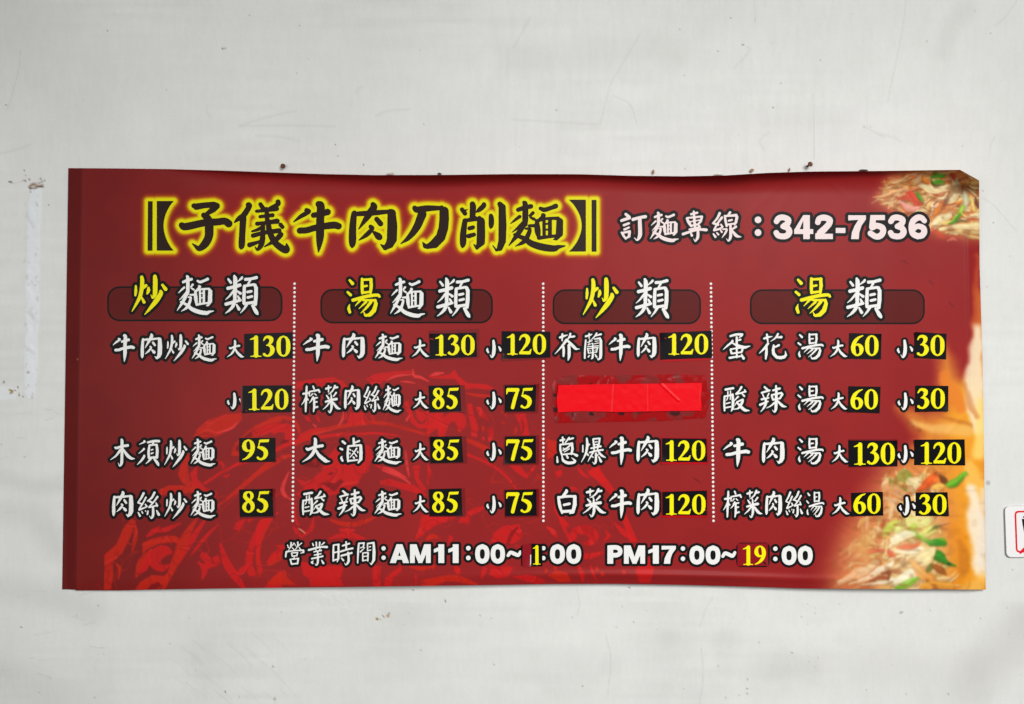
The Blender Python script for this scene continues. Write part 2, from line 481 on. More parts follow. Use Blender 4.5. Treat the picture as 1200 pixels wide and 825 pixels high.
def banner_depth(px, py):
    """Metres the vinyl stands off the wall."""
    px = np.asarray(px, float)
    py = np.asarray(py, float)
    top = np.interp(px, TOPX, TOPY)
    bot = np.interp(px, BOTX, BOTY)
    d = 0.012 + 0.008 * sm(90, 330, px) + 0.0016 * np.sin(px / 97.0 + py / 210.0) + 0.0012 * np.sin(px / 43.0 - py / 160.0 + 1.0) + 0.0009 * np.sin(py / 60.0 + px / 300.0)
    # the slack top edge tips forward, away from the wall
    roll = sm(150, 330, px) * (0.72 + 0.28 * np.sin(px / 118.0 + 0.4) ** 2)
    R = 25 + 5 * np.sin(px / 140.0)
    t = np.clip((py - top) / R, 0, 1)
    d = d + roll * 0.039 * (1 - np.sqrt(np.clip(1 - (1 - t) ** 2, 0, 1)))
    # a long crease runs down the left side; the strip beyond it leans back
    cx = 96.5 - 7 * (py - 197) / 493.0
    d = d - 0.0085 * np.clip((cx - px) / 16.0, 0, 1.3) - 0.0012 * sm(cx - 2, cx + 1, px) * (px < cx + 40) * (1 - sm(cx, cx + 40, px))
    # the right side curls back a little behind a vertical ridge
    rx = np.interp(py, RX_Y, RX_X)
    q = np.clip((px - (rx - 17)) / 17.0, 0, 1)
    d = d - 0.009 * q * q * sm(230, 330, py) + 0.0022 * np.exp(-((px - (rx - 13)) / 3.0) ** 2) * sm(225, 300, py) * (1 - sm(430, 560, py))
    # folded top right corner
    c = np.clip(((px - 1114) * 0.55 - (py - 203) * 0.62 + 4) / 18.0, 0, 1)
    d = d + 0.026 * c * c
    # bottom hem: a shallow curl
    b = np.clip((bot - py) / 14.0, 0, 1)
    d = d - 0.006 * (1 - b) ** 2 * (0.35 + 0.65 * np.exp(-((px - 800) / 190.0) ** 2)) + 0.0048 * np.exp(-((bot - py - 11) / 4.5) ** 2) * np.exp(-((px - 800) / 170.0) ** 2)
    # slack wrinkles on the right
    d = d + 0.0012 * np.exp(-((px - 1118 + (py - 500) * 0.9) / 5.0) ** 2) * sm(470, 500, py) * (1 - sm(500, 540, py))
    # pull lines fanning from where the nails hold it, and a few soft vertical buckles
    for nx_, k in ((334, .55), (945, .5)):
        for a_ in (-1.1, -.55, .1, .62, 1.2):
            u = (px - nx_) - a_ * (py - 190)
            d = d + 0.0005 * k * np.exp(-(u / (4 + .05 * np.abs(py - 200))) ** 2) * (1 - sm(240, 420, py)) * sm(200, 225, py)
    for bx_, w_, a_ in ((212, 16, .0011), (470, 22, .0009), (700, 18, -.0011), (872, 14, .0012), (1046, 20, .0012)):
        d = d + a_ * np.exp(-((px - bx_ - 9 * np.sin(py / 90.0)) / w_) ** 2)
    return np.maximum(d, 0.0025)


BASE = np.array(W3(614, 691, 0.02))
banner = bpy.data.objects.new('menu_banner', None)
COL.objects.link(banner)
banner.location = BASE
banner.empty_display_size = 0.2
tag(banner, 'wide dark red printed menu banner with yellow prices, hung on the pale wall', 'menu banner')


def on_banner(xy, off):
    xy = np.asarray(xy, float)
    return W3(xy[:, 0], xy[:, 1], banner_depth(xy[:, 0], xy[:, 1]) + off)


def orient(co, tri):
    """Make all triangles face the camera side (-Y)."""
    a, b, c = co[tri[:, 0]], co[tri[:, 1]], co[tri[:, 2]]
    n = np.cross(b - a, c - a)
    flip = n[:, 1] > 0
    tri = tri.copy()
    tri[flip] = tri[flip][:, ::-1]
    return tri


def sheet_mesh(name, layers, parent=banner, surf=on_banner, origin=BASE):
    """layers: list of (verts2d, tris, material, offset) -> one mesh part lying on the banner."""
    co, fc, mi, mats = [], [], [], []
    n = 0
    for v, t, m, off in layers:
        if not len(t):
            continue
        used = np.unique(t)
        remap = -np.ones(len(v), int)
        remap[used] = np.arange(len(used))
        v, t = np.asarray(v)[used], remap[t]
        c = surf(v, off)
        t = orient(c, t)
        if m not in mats:
            mats.append(m)
        co.append(c)
        fc.append(t + n)
        mi.append(np.full(len(t), mats.index(m)))
        n += len(v)
    return raw_mesh(name, np.vstack(co), np.vstack(fc), mats, np.concatenate(mi), True, parent, origin)


# ------------------------------------------------------------------ brush glyphs: strokes traced as x,y,half-width
G = {}


def glyph(ch, box, *strokes):
    out = []
    for s in strokes:
        curve = s[0] != '!'
        r = 10.0
        pts = []
        for tok in s.lstrip('!').split():
            f = [float(q) for q in tok.split(',')]
            if len(f) > 2:
                r = f[2]
            pts.append((f[0], f[1], r))
        out.append((pts, curve))
    G[ch] = (box, out)


SRC = {}


def src(chars, ox, oy, s):
    for c in chars:
        SRC[c] = (ox, oy, s)


src('子儀', 205, 230, 8.571)
src('牛肉', 340, 230, 8.571)
src('刀削', 465, 230, 8.571)
src('麵', 590, 230, 10)
src('訂', 720, 240, 15)
src('專線', 795, 240, 15)
src('炒', 150, 318, 12)
src('類', 230, 318, 13.333)
src('湯', 400, 318, 13.333)
src('大滷', 352, 508, 15)
src('小', 480, 384, 7.06)
src('榨菜', 350, 444, 17.143)
src('絲', 125, 568, 15)
src('酸辣', 350, 568, 15)
src('木須', 125, 508, 15)
src('芥蘭', 645, 384, 15)
src('蔥爆', 645, 506, 15)
src('白', 645, 568, 15)
src('蛋花', 843, 384, 15)
src('營業', 330, 628, 18.46)
src('時間', 385, 628, 18.46)

glyph('子', (38, 52, 572, 552),
      '!190,95,24 215,104,32 300,90,28 390,86,30 418,98,32', '!415,100,32 385,132,30 325,172,20', '290,190,26 322,215,34 340,255,40 344,330,42 338,410,40 300,480,38 245,525,26 205,500,14 175,476,5',
      '68,290,28 110,305,36 300,265,34 420,258,34 500,250,34 540,275,36')
glyph('儀', (585, 30, 1155, 565),
      '740,88,28 745,105,26 690,190,28 640,225,22 598,262,7', '685,220,32 676,380,30 670,490,30 662,525,10', '858,80,20 885,120,22', '1035,56,24 1035,80,22 970,115,20 930,135,14',
      '820,150,16 920,140,18 1020,125,24', '855,205,16 980,190,20', '920,130,22 928,250,22', '825,276,20 900,268,18 1025,250,26', '880,308,18 830,335,16 775,352,10', '785,395,22 900,365,20 1045,345,24',
      '885,290,20 880,420,26 865,490,26 830,535,14 805,510,6', '750,488,24 830,462,16 900,425,8', '935,250,24 950,350,28 1000,460,30 1080,525,34 1122,535,32 1122,475,6', '1060,285,20 1080,308,20', '1062,385,26 1010,440,24 900,506,6')
glyph('牛', (30, 45, 515, 565),
      '165,140,22 185,155,22 110,200,20 36,256,6', '235,190,26 300,178,26 375,158,32', '98,345,30 170,340,30 260,315,30 430,290,34 485,300,32', '288,80,32 308,105,38 302,250,38 300,400,38 292,490,24 285,558,6')
glyph('肉', (593, 57, 1075, 545),
      '645,165,22 640,190,28 628,320,34 626,460,34 622,512,10', '650,178,22 820,168,26 980,155,20', '!1000,148,20 1020,170,40 1026,300,48 1022,430,48 1000,480,40 955,518,24 910,486,6',
      '832,82,24 840,110,34 800,170,34 745,250,22 690,328,6', '870,230,24 908,275,26', '808,305,20 825,325,20 770,385,22 692,440,6', '845,365,16 885,400,32 898,412,28')
glyph('刀', (38, 92, 525, 528),
      '180,118,24 205,135,30 300,122,30 440,118,20', '!450,112,20 475,150,44 476,230,46 468,320,46 440,410,46 380,475,44 310,505,24 285,500,22 260,462,5', '255,180,42 200,310,36 120,415,24 40,476,5')
glyph('削', (635, 50, 1100, 555),
      '760,78,26 765,110,30 760,215,28', '655,132,20 685,172,22', '665,150,14 712,132,4', '875,82,22 870,98,24 830,135,22 800,160,6', '685,245,24 668,370,30 665,470,30 658,515,8', '690,245,18 790,225,24',
      '!830,220,22 845,250,38 846,370,40 843,460,40 805,520,16 775,485,6', '730,322,20 765,312,20', '720,400,22 775,385,20', '945,195,20 950,230,26 948,290,24 942,322,6',
      '!1035,78,24 1058,110,34 1062,300,38 1058,450,36 1035,520,28 1000,545,10 965,495,5')
glyph('麵', (62, 48, 725, 648),
      '172,158,24 250,132,26 322,118,26', '240,72,20 255,100,30 256,250,34 252,330,28', '190,238,20 140,275,16 84,320,5', '235,305,20 170,368,16 103,422,5', '345,195,20 312,228,16', '318,248,14 360,268,18',
      '238,340,26 160,455,28 64,577,6', '262,380,12 308,385,20 288,455,26 240,530,26 140,586,5', '132,450,18 250,498,28 330,555,36 460,596,40 590,612,36 640,595,24 720,582,8',
      '432,142,20 480,158,26 560,135,24 612,115,28', '460,218,20 470,230,24 425,275,22 390,290,14', '392,290,22 400,400,34 415,495,16', '400,290,18 500,262,16 640,258,20', '!640,255,18 660,295,38 655,440,40 620,500,18 590,505,8',
      '415,488,22 560,470,18 640,465,22', '475,285,19 477,470,19', '545,275,22 545,470,22', '480,325,11 540,320,11', '480,392,11 540,388,11', '300,345,16 385,345,22')
glyph('訂', (105, 135, 570, 635),
      '200,165,24 260,215,28', '125,278,24 190,255,26 270,232,22', '168,358,22 255,325,20', '175,435,20 255,398,18', '!128,488,18 160,540,22 200,598,16', '!150,492,18 268,468,22 262,520,24 250,565,20', '195,590,18 265,555,18',
      '328,258,28 440,225,26 545,208,28', '445,245,32 450,400,34 448,540,34 400,620,16 352,580,6')
glyph('專', (55, 110, 515, 650),
      '225,165,20 330,140,20', '270,118,18 283,300,24 292,390,20', '150,240,20 180,305,26 225,375,20', '150,232,16 290,218,18 415,205,18', '!415,210,20 392,290,22 340,350,16', '190,302,12 370,268,12', '225,370,16 330,345,18',
      '195,432,16 350,395,16', '362,365,18 375,392,20', '82,515,24 200,475,22 350,435,22 490,440,26', '345,430,20 342,560,26 320,610,20 295,642,10 268,595,5', '218,495,14 238,540,22')
glyph('線', (585, 115, 1110, 650),
      '725,150,24 680,240,20 605,325,14', '615,325,20 700,352,20', '765,225,22 700,310,18 625,440,16', '630,445,22 700,430,18 770,400,16', '748,345,14 772,385,20', '615,512,14 650,562,22', '675,490,12 702,522,18', '740,440,12 762,478,18',
      '908,135,22 875,180,18', '815,195,18 830,290,22 848,375,18', '830,198,18 1015,182,24', '!1015,185,24 1028,220,26 1010,310,24 985,350,14', '885,280,18 940,265,18', '850,350,18 980,330,16', '915,360,22 918,550,26 882,635,14 845,595,5',
      '785,430,14 850,430,16 825,495,18 765,582,5', '1010,385,22 950,428,16', '925,430,14 1005,530,28 1045,555,22 1100,562,8')
glyph('炒', (48, 45, 555, 612),
      '110,205,14 110,270,20 104,338,14', '192,80,22 200,130,28 195,230,28 170,350,26 115,460,18 56,562,6', '192,365,12 225,432,22', '252,200,22 205,250,12', '288,232,16 288,270,24 270,315,12', '378,72,26 383,130,32 382,260,32 375,330,28 345,375,12 322,330,5',
      '485,192,18 528,250,26', '460,282,22 460,315,30 400,410,34 320,510,24 235,607,5')
glyph('類', (435, 52, 985, 680),
      '500,122,16 540,175,20', '715,95,18 700,115,18 640,165,6', '495,265,26 600,240,26 680,215,26', '595,72,18 610,130,32 605,300,30 602,400,28', '580,310,18 520,385,14 458,442,5', '640,310,14 690,345,22', '465,512,26 600,475,24 690,450,20',
      '605,420,26 580,530,26 520,605,18 455,655,5', '630,520,14 668,590,24', '650,388,14 670,425,20', '770,125,24 850,118,22 940,95,24', '840,145,18 805,205,14', '752,235,24 745,400,26 746,500,24', '750,228,20 900,205,20',
      '!915,215,26 935,260,28 932,400,30 922,515,26', '800,322,20 860,310,20', '805,408,20 870,392,20', '750,505,22 920,480,22', '790,515,22 750,580,16 690,652,5', '880,535,22 935,630,30 958,665,16')
glyph('湯', (75, 100, 615, 715),
      '130,138,18 175,190,26', '98,325,18 145,368,22', '132,512,4 115,575,22 132,638,22', '325,118,20 325,250,24 328,340,20', '330,132,18 470,125,20', '!462,125,24 468,230,26 455,330,22', '362,232,18 400,225,16', '330,335,20 460,318,18',
      '182,450,26 400,390,26 560,370,24 595,392,20', '310,435,22 215,542,5', '340,450,16 530,452,20', '!530,450,20 540,510,28 510,610,34 450,675,30 390,690,20 372,685,18 350,632,5', '385,480,20 275,582,5', '462,480,24 385,575,18 305,652,5')
glyph('大', (30, 70, 525, 510),
      '110,265,20 140,280,26 250,240,26 385,215,28', '255,92,22 266,130,30 248,290,32 170,410,26 36,500,5', '270,290,18 330,385,32 430,470,36 470,488,22 520,490,6')
glyph('小', (633, 95, 760, 245),
      '695,105,10 700,160,14 695,212,14 681,240,6 666,218,2', '648,165,3 644,180,9 652,198,8', '738,153,5 750,172,10 752,185,8')
glyph('榨', (55, 135, 440, 670),
      '92,300,22 190,285,18', '160,155,20 155,300,24 145,500,24 140,655,16', '145,370,18 100,460,14 58,522,5', '170,388,14 190,422,16', '290,150,18 310,200,18', '215,270,18 216,340,14', '!215,258,16 400,222,22 420,262,20', '278,300,16 240,345,8', '320,295,12 350,325,14',
      '292,365,20 255,435,16 210,487,5', '270,395,18 370,378,18', '310,400,22 312,560,24 296,660,12', '330,470,16 365,462,18', '325,578,18 378,560,20')
glyph('菜', (485, 120, 850, 690),
      '550,198,22 610,180,24 660,165,8', '600,140,16 600,265,12', '730,138,22 695,220,18 650,270,14 595,308,6', '705,190,14 775,168,22', '560,332,14 600,390,22', '645,300,12 660,350,14', '752,278,20 700,350,14',
      '545,460,22 650,425,26 760,405,28', '655,360,18 662,500,26 655,600,24 625,678,14 592,635,5', '625,470,20 560,550,16 488,616,5', '690,470,20 755,560,30 800,595,22 845,602,6')
glyph('絲', (535, 120, 945, 600),
      '650,150,22 610,230,20 548,315,12', '560,318,16 630,342,16', '690,225,18 645,310,16 570,430,14', '575,440,20 640,415,16 690,395,12', '680,345,12 705,382,18', '555,490,12 585,548,20', '617,468,10 632,498,14', '680,455,8 690,470,10',
      '840,140,22 795,225,20 720,288,14', '730,282,16 800,312,18', '893,212,20 830,300,16 745,392,14', '745,398,16 880,365,14', '868,320,12 888,370,20', '728,465,14 715,520,16', '815,400,20 816,530,24 785,590,14 752,550,5', '878,455,12 915,525,26')
glyph('滷', (685, 65, 1100, 535),
      '740,138,20 782,172,24', '702,265,18 738,282,20', '735,398,5 718,430,20 742,478,20', '935,90,22 940,200,20', '965,160,16 1032,130,20', '842,225,20 832,360,22 838,490,18', '845,222,18 1060,205,20', '!1062,215,26 1065,350,32 1062,450,30 1018,515,14', '840,482,18 1000,465,16',
      '990,262,16 925,355,12 870,420,8', '915,300,9 990,400,14', '872,280,12 890,300,9', '1005,318,14 1012,338,12', '866,345,12 880,360,9', '935,418,18 945,432,16')
glyph('酸', (55, 100, 535, 540),
      '100,165,22 235,142,22', '80,280,18 75,400,20 80,520,16', '85,280,16 230,252,16', '!225,248,22 234,380,26 228,480,24 202,530,10', '140,200,12 136,300,11 116,345,9', '188,190,12 184,330,11', '112,402,13 180,385,12', '95,472,15 190,455,14',
      '385,125,22 345,185,16 290,235,16', '290,240,18 380,222,16 450,200,18', '445,172,14 462,202,16', '325,285,18 258,352,8', '400,240,12 438,275,18', '310,368,14 262,440,5', '320,372,14 410,335,18 385,410,24 330,480,18 235,502,5', '300,380,14 365,445,24 445,510,28 530,520,8')
glyph('辣', (680, 75, 1170, 555),
      '780,112,18 835,165,22', '728,212,18 800,190,18 865,172,20', '745,238,12 765,288,14', '858,222,12 832,272,14', '728,325,20 850,300,16', '700,420,22 780,385,18 840,362,14', '800,320,20 800,400,24 765,475,18 710,540,5',
      '932,170,18 1050,138,22', '985,95,18 990,200,24 986,400,28 980,500,26 955,545,12 918,510,5', '908,260,18 928,330,18', '910,250,16 1080,215,20', '!1080,215,20 1098,240,22 1060,300,18', '930,332,18 1060,308,16', '950,388,18 890,440,14 812,477,5', '1010,350,16 1085,425,26 1125,448,20 1168,452,8')
glyph('木', (65, 90, 495, 575),
      '150,245,18 180,255,24 270,225,24 370,210,26', '262,108,20 270,150,28 268,400,26 262,520,26 230,570,12 200,518,5', '240,290,24 165,390,18 68,462,5', '290,280,18 365,385,30 430,435,26 492,442,6')
glyph('須', (535, 100, 945, 575),
      '662,132,18 660,150,18 572,192,5', '652,265,16 650,280,18 563,352,5', '660,388,18 655,410,22 610,475,20 538,547,5', '725,155,20 830,135,24 920,135,24', '820,168,16 790,210,12', '750,218,20 737,320,24 742,420,22', '750,205,16 880,195,18', '!880,200,22 890,300,26 882,420,26',
      '785,292,14 812,280,12', '785,352,15 815,340,12', '745,430,22 880,415,20', '780,440,20 740,485,16 688,532,5', '840,450,20 895,525,28 912,562,12')
glyph('芥', (75, 90, 515, 578),
      '168,172,20 220,152,24 302,128,6', '210,115,18 206,228,12', '350,105,18 345,140,20 300,212,10', '350,165,16 420,152,20', '285,215,26 200,330,20 80,462,5', '300,225,20 390,315,28 440,365,26 470,375,14 510,372,6', '230,345,22 234,420,24 230,500,18', '325,310,26 330,400,28 328,500,26 310,572,8')
glyph('蘭', (585, 85, 920, 578),
      '622,152,18 690,132,18 730,115,8', '680,105,14 682,195,9', '812,98,16 780,150,14 705,225,6', '800,140,14 890,115,18', '622,220,16 608,380,18 604,535,16', '770,200,11 870,188,18', '!870,185,18 886,230,26 886,450,28 880,525,26 842,565,12 820,535,5', '785,240,8 840,232,8', '770,285,9 845,268,9',
      '652,260,8 735,230,8', '660,300,8 740,275,8', '690,215,8 672,310,7', '655,335,10 845,318,10', '745,275,10 745,500,20 722,548,9', '655,365,13 672,450,13', '660,370,10 835,348,12', '828,355,13 808,432,13', '690,445,9 805,430,9', '668,510,16 690,485,9', '785,470,10 812,512,17', '690,395,7 705,415,7', '790,385,7 780,410,7')
glyph('蔥', (95, 85, 495, 572),
      '178,152,20 245,135,18', '215,100,18 222,195,14', '330,105,18 262,190,12', '325,135,14 398,112,18', '172,225,16 176,320,20 200,405,16', '175,225,16 385,205,16', '!380,205,22 388,300,24 372,390,20', '200,402,15 365,382,15', '345,240,16 285,290,16 222,325,13', '225,285,10 258,312,12', '245,355,9 330,300,12',
      '118,440,12 125,530,20', '203,420,10 225,500,24 300,545,28 400,540,26 432,510,22 372,455,5', '280,402,14 305,455,20', '400,385,14 465,418,26')
glyph('爆', (540, 100, 975, 572),
      '570,240,12 570,350,14', '640,120,18 648,230,24 622,380,20 545,532,5', '685,220,14 655,262,9', '640,380,12 662,408,18', '752,130,16 765,245,18', '755,125,15 870,118,16', '!865,122,18 850,240,16', '788,180,11 822,174,11', '770,230,12 845,218,12', '715,290,15 885,255,18', '692,365,16 800,335,16 920,318,18',
      '770,255,14 768,345,13', '832,245,14 830,335,13', '760,350,15 705,440,14 658,522,5', '845,350,15 900,415,22 968,452,8', '800,380,18 798,520,22 770,565,10 742,530,5', '735,435,10 752,450,10', '850,440,12 888,520,24', '840,395,11 822,425,9')
glyph('白', (115, 78, 465, 518),
      '280,98,22 282,120,30 240,175,26 190,228,8', '140,220,24 165,370,30 205,500,16', '150,225,24 290,205,24 430,205,22', '!430,210,32 428,350,36 395,480,30 340,505,12', '240,355,24 335,335,24', '205,472,28 400,460,26')
glyph('蛋', (60, 90, 545, 562),
      '195,148,20 300,120,22 400,118,22', '!400,118,22 390,140,20 340,182,6', '305,168,20 306,280,22', '335,222,14 370,210,20', '230,230,20 225,250,20 150,310,18 66,386,5', '230,272,12 320,312,24 440,345,26 490,335,18 545,322,5', '195,385,16 215,450,22', '200,378,16 300,362,14 420,350,16', '!415,355,20 390,430,18', '215,455,16 390,430,16',
      '305,330,18 307,520,18', '182,530,22 300,510,18 400,500,16', '390,470,12 425,538,26')
glyph('花', (690, 90, 1195, 562),
      '785,192,18 850,168,22 935,153,5', '835,122,20 852,250,14', '1030,112,20 985,180,16 900,242,5', '1005,172,12 1088,165,24', '855,280,22 790,365,22 702,450,6', '830,340,18 826,450,26 815,545,16', '1045,308,22 955,352,12', '!955,310,18 945,400,28 955,460,30 1010,520,28 1080,528,30 1140,515,28 1170,480,22 1158,412,5')
glyph('營', (70, 125, 500, 632),
      '128,195,11 145,250,14', '205,145,18 200,220,18 150,312,6', '268,155,14 222,222,8', '222,248,9 268,295,14', '350,138,18 350,210,18 288,308,6', '430,158,14 370,212,8', '285,175,11 300,212,10', '370,238,9 408,290,14', '102,345,20 88,450,18', '105,340,18 300,318,14 470,310,20', '!470,318,22 475,352,20 408,375,6',
      '215,370,15 232,440,15', '222,368,14 345,358,14', '!345,360,15 330,430,14', '235,440,13 330,425,13', '285,440,12 258,490,10', '188,510,17 218,610,19', '195,508,16 360,488,17', '!362,490,20 345,600,18', '218,610,18 350,595,16')
glyph('業', (570, 125, 1000, 640),
      '670,162,13 688,208,16', '920,145,18 858,202,8', '750,140,18 755,235,16', '825,138,18 818,240,16', '590,305,24 750,262,20 860,240,20 980,240,26', '735,295,11 755,318,12', '835,275,11 815,310,10', '698,345,14 860,315,16', '712,415,16 850,385,15', '655,492,20 780,465,18 890,440,20', '780,330,16 786,480,22 780,585,22 750,635,12 722,600,5',
      '690,540,5 655,570,24 672,592,18', '868,530,13 902,590,24')
glyph('時', (75, 120, 540, 635),
      '108,200,18 104,350,22 100,545,15', '112,198,17 225,185,18', '!215,188,22 217,380,24 212,490,24 188,560,10', '130,360,18 190,345,15', '102,530,20 200,502,15', '308,212,20 450,165,20', '380,130,18 382,280,20', '260,340,20 400,295,20 520,268,22', '278,430,22 500,368,22', '422,360,20 436,500,26 425,570,26 375,625,12 342,580,5', '280,480,14 322,530,20')
glyph('間', (605, 135, 1015, 630),
      '655,165,20 640,350,22 630,585,14', '655,162,16 770,155,18', '!765,160,18 755,245,15', '690,258,13 742,240,11', '690,345,18 785,252,8', '843,170,15 845,320,15', '848,165,17 970,150,22', '!978,150,22 985,350,34 978,520,32 925,620,12 888,580,5', '880,240,13 912,230,12', '850,320,13 912,305,13',
      '740,380,15 742,540,17', '745,370,15 850,360,16', '!855,368,20 850,540,16', '770,445,13 830,435,12', '742,535,15 840,520,13')

# serif figures, 70 x 100
NUM = {
    '0': (['35,3.5,3.2 22,11,5.5 14,28,9 12.5,50,10 14,72,9 22,89,5.5 35,96.5,3.2', '35,3.5,3.2 48,11,5.5 56,28,9 57.5,50,10 56,72,9 48,89,5.5 35,96.5,3.2'], 70),
    '1': (['!39,9,9.5 39,50,9.8 39,94,9.8', '!40,4,3.5 26,14,4.5 12,18,2.2', '!14,97.4,2.4 62,97.4,2.4', '!28,95,3 50,95,3'], 66),
    '2': (['8,28,3.5 15,14,5 30,7.5,7 44,14,10 49,29,10.5 43,47,8.5 28,68,5.5 10,89,3.2', '!12,91,7 54,91,7.6', '!56,90,7 64,74,2', '!8,95,3 58,96,3'], 70),
    '3': (['9,22,3.2 18,9,5.2 32,7,7 44,16,10 42,30,8 32,42,4.5 23,46,3', '27,45,3.2 42,50,7 50,66,10.5 44,84,8.5 30,95,4.5 17,93,5', '17,93,5 11,88,6.5'], 66),
    '5': (['!22,8,6.6 56,7,6.6', '!58,6,4.6 62,1,2', '!20,6,3 12,38,3', '12,38,4.6 28,42,8.6 44,53,10.2 48,69,10.2 41,86,7.5 26,95,4.5 16,93,5', '16,93,5 10,88,6.2'], 68),
    '6': (['62,3,2.2 42,12,5.5 24,30,9 15,55,10.5 17,77,9.8 26,92,5.2 36,96.5,3.5', '24,49,3.2 39,45,5.5 52,56,9.5 55,70,10 50,87,6.5 36,96.5,3.5'], 70),
    '7': (['!12,10,9 58,10,9', '!9,12,6 5,30,2', '60,8,6 46,48,8.5 34,94,8.5'], 68),
    '8': (['34,4,3.5 21,10,7 17,24,9 25,36,9 39,46,8.5 52,60,9.5 54,76,8.8 46,91,5.5 34,96.5,3.5', '34,4,3.5 46,9,6 51,22,8 46,36,5.5 34,46,4.5 20,58,7 13,74,9 21,90,6.5 34,96.5,3.5'], 70),
}
NUM['9'] = ([' '.join('%g,%g,%g' % (70 - float(a), 100 - float(b), float(c)) for a, b, c in (t.split(',') for t in s.split())) for s in NUM['6'][0]], 70)


def glyph_paths(ch, box, weight=1.0):
    """Brush paths of a character fitted into box=(x0,y0,x1,y1) on the banner, or where it was traced when box is None."""
    (bx0, by0, bx1, by1), strokes = G[ch]
    if box is None:
        ox, oy, s = SRC[ch]
        box = (ox + bx0 / s, oy + by0 / s, ox + bx1 / s, oy + by1 / s)
    kx = (box[2] - box[0]) / (bx1 - bx0)
    ky = (box[3] - box[1]) / (by1 - by0)
    kr = math.sqrt(kx * ky) * weight
    res = []
    for pts, curve in strokes:
        p = np.array([((a - bx0) * kx + box[0], (b - by0) * ky + box[1], r * kr) for a, b, r in pts])
        res.append(cr_path(p, 5) if curve else p)
    return res


def number_paths(txt, box):
    tot = sum(NUM[c][1] for c in txt)
    kx = (box[2] - box[0]) / (tot - 4)
    ky = (box[3] - box[1]) / 100.0
    kr = (kx * 0.6 + ky * 0.4)
    res, adv = [], -2
    for c in txt:
        for s in NUM[c][0]:
            pts = np.array([[float(q) for q in t.split(',')] for t in s.lstrip('!').split()])
            p = np.stack([box[0] + (pts[:, 0] + adv) * kx, box[1] + pts[:, 1] * ky, pts[:, 2] * kr], -1)
            res.append(p if s[0] == '!' else cr_path(p, 6))
        adv += NUM[c][1]
    return res


def field_of(paths, grow, h, polys=()):
    allp = [p for p in paths] + [np.c_[np.asarray(q, float), np.zeros(len(q))] for q in polys]
    x0 = min((p[:, 0] - p[:, 2]).min() for p in allp) - grow - 3 * h
    x1 = max((p[:, 0] + p[:, 2]).max() for p in allp) + grow + 3 * h
    y0 = min((p[:, 1] - p[:, 2]).min() for p in allp) - grow - 3 * h
    y1 = max((p[:, 1] + p[:, 2]).max() for p in allp) + grow + 3 * h
    gx = np.arange(x0, x1 + h, h)
    gy = np.arange(y0, y1 + h, h)
    F = np.full((len(gy), len(gx)), 1e9)
    for p in paths:
        m = p[:, 2].max() + grow + 3 * h
        i0, i1 = np.searchsorted(gx, [p[:, 0].min() - m, p[:, 0].max() + m])
        j0, j1 = np.searchsorted(gy, [p[:, 1].min() - m, p[:, 1].max() + m])
        XX, YY = np.meshgrid(gx[i0:i1], gy[j0:j1])
        sub = F[j0:j1, i0:i1]
        stroke_field(sub, XX, YY, p)
    for q in polys:
        XX, YY = np.meshgrid(gx, gy)
        np.minimum(F, poly_sdf(XX, YY, q), out=F)
    return F - grow, x0, y0


def fill(paths, grow=0.0, h=0.42, polys=()):
    F, x0, y0 = field_of(paths, grow, h, polys)
    return field_mesh(F, x0, y0, h)


# heavy sans figures and capitals: straight pieces as polygons, bowls as even strokes, cell 100 high
SANS = {
    '0': (70, [], ['35,11.5,11.5 18,22,11.5 12.5,50,11.5 18,78,11.5 35,88.5,11.5 52,78,11.5 57.5,50,11.5 52,22,11.5 35,11.5,11.5']),
    '1': (62, ['30,0 56,0 56,100 30,100', '36,0 30,16 10,26 10,45 36,34'], []),
    '2': (70, ['4,78 66,78 66,100 4,100', '4,90 4,78 30,60 44,70'], ['13,31,10.5 18,17,11 35,11.5,11.5 54,20,11.5 53,36,11.5 40,54,12 22,74,13']),
    '3': (70, [], ['12,27,10.5 20,14,11 36,11,11 53,20,11 50,36,11 36,47,10.5', '34,48,9.5 50,54,11 57,70,11.5 49,85,11.5 34,89,11 18,85,11 11,74,10.5']),
    '4': (70, ['34,1 57,1 57,100 34,100', '2,59 69,59 69,79 2,79', '34,1 42,1 20,62 2,62'], []),
    '5': (70, ['12,1 63,1 63,22 12,22', '12,1 33,1 29,52 7,54'], ['18,53,10.5 35,45,11 54,54,11.5 56,72,11.5 46,87,11.5 30,89,11 12,76,10.5']),
    '6': (70, [], ['58,25,9.5 48,13,10.5 33,12,11.5 17,28,11.5 12.5,54,11.5 18,78,11.5 35,88.5,11.5', '18,60,9 34,47,10 53,54,11 57,70,11.5 50,84,11.5 35,88.5,11.5']),
    '7': (68, ['4,2 66,2 66,19 4,23', '66,2 66,19 51,44 43,72 41,100 14,100 17,72 26,46 40,20'], []),
    '-': (42, ['4,54 38,54 38,75 4,75'], []),
    'A': (86, ['0,100 30,0 54,0 27,100', '32,0 56,0 86,100 59,100', '20,62 66,62 66,82 20,82'], []),
    'M': (96, ['2,0 23,0 23,100 2,100', '73,0 94,0 94,100 73,100', '4,0 31,0 58,100 40,100', '65,0 92,0 56,100 38,100'], []),
    'P': (72, ['4,0 29,0 29,100 4,100'], ['16,11,11 44,11,11 58,22,11 58,42,11 44,53,11 16,53,11']),
    '~': (72, [], ['7,62,8 18,45,9 36,52,10 54,60,9 65,42,8']),
}


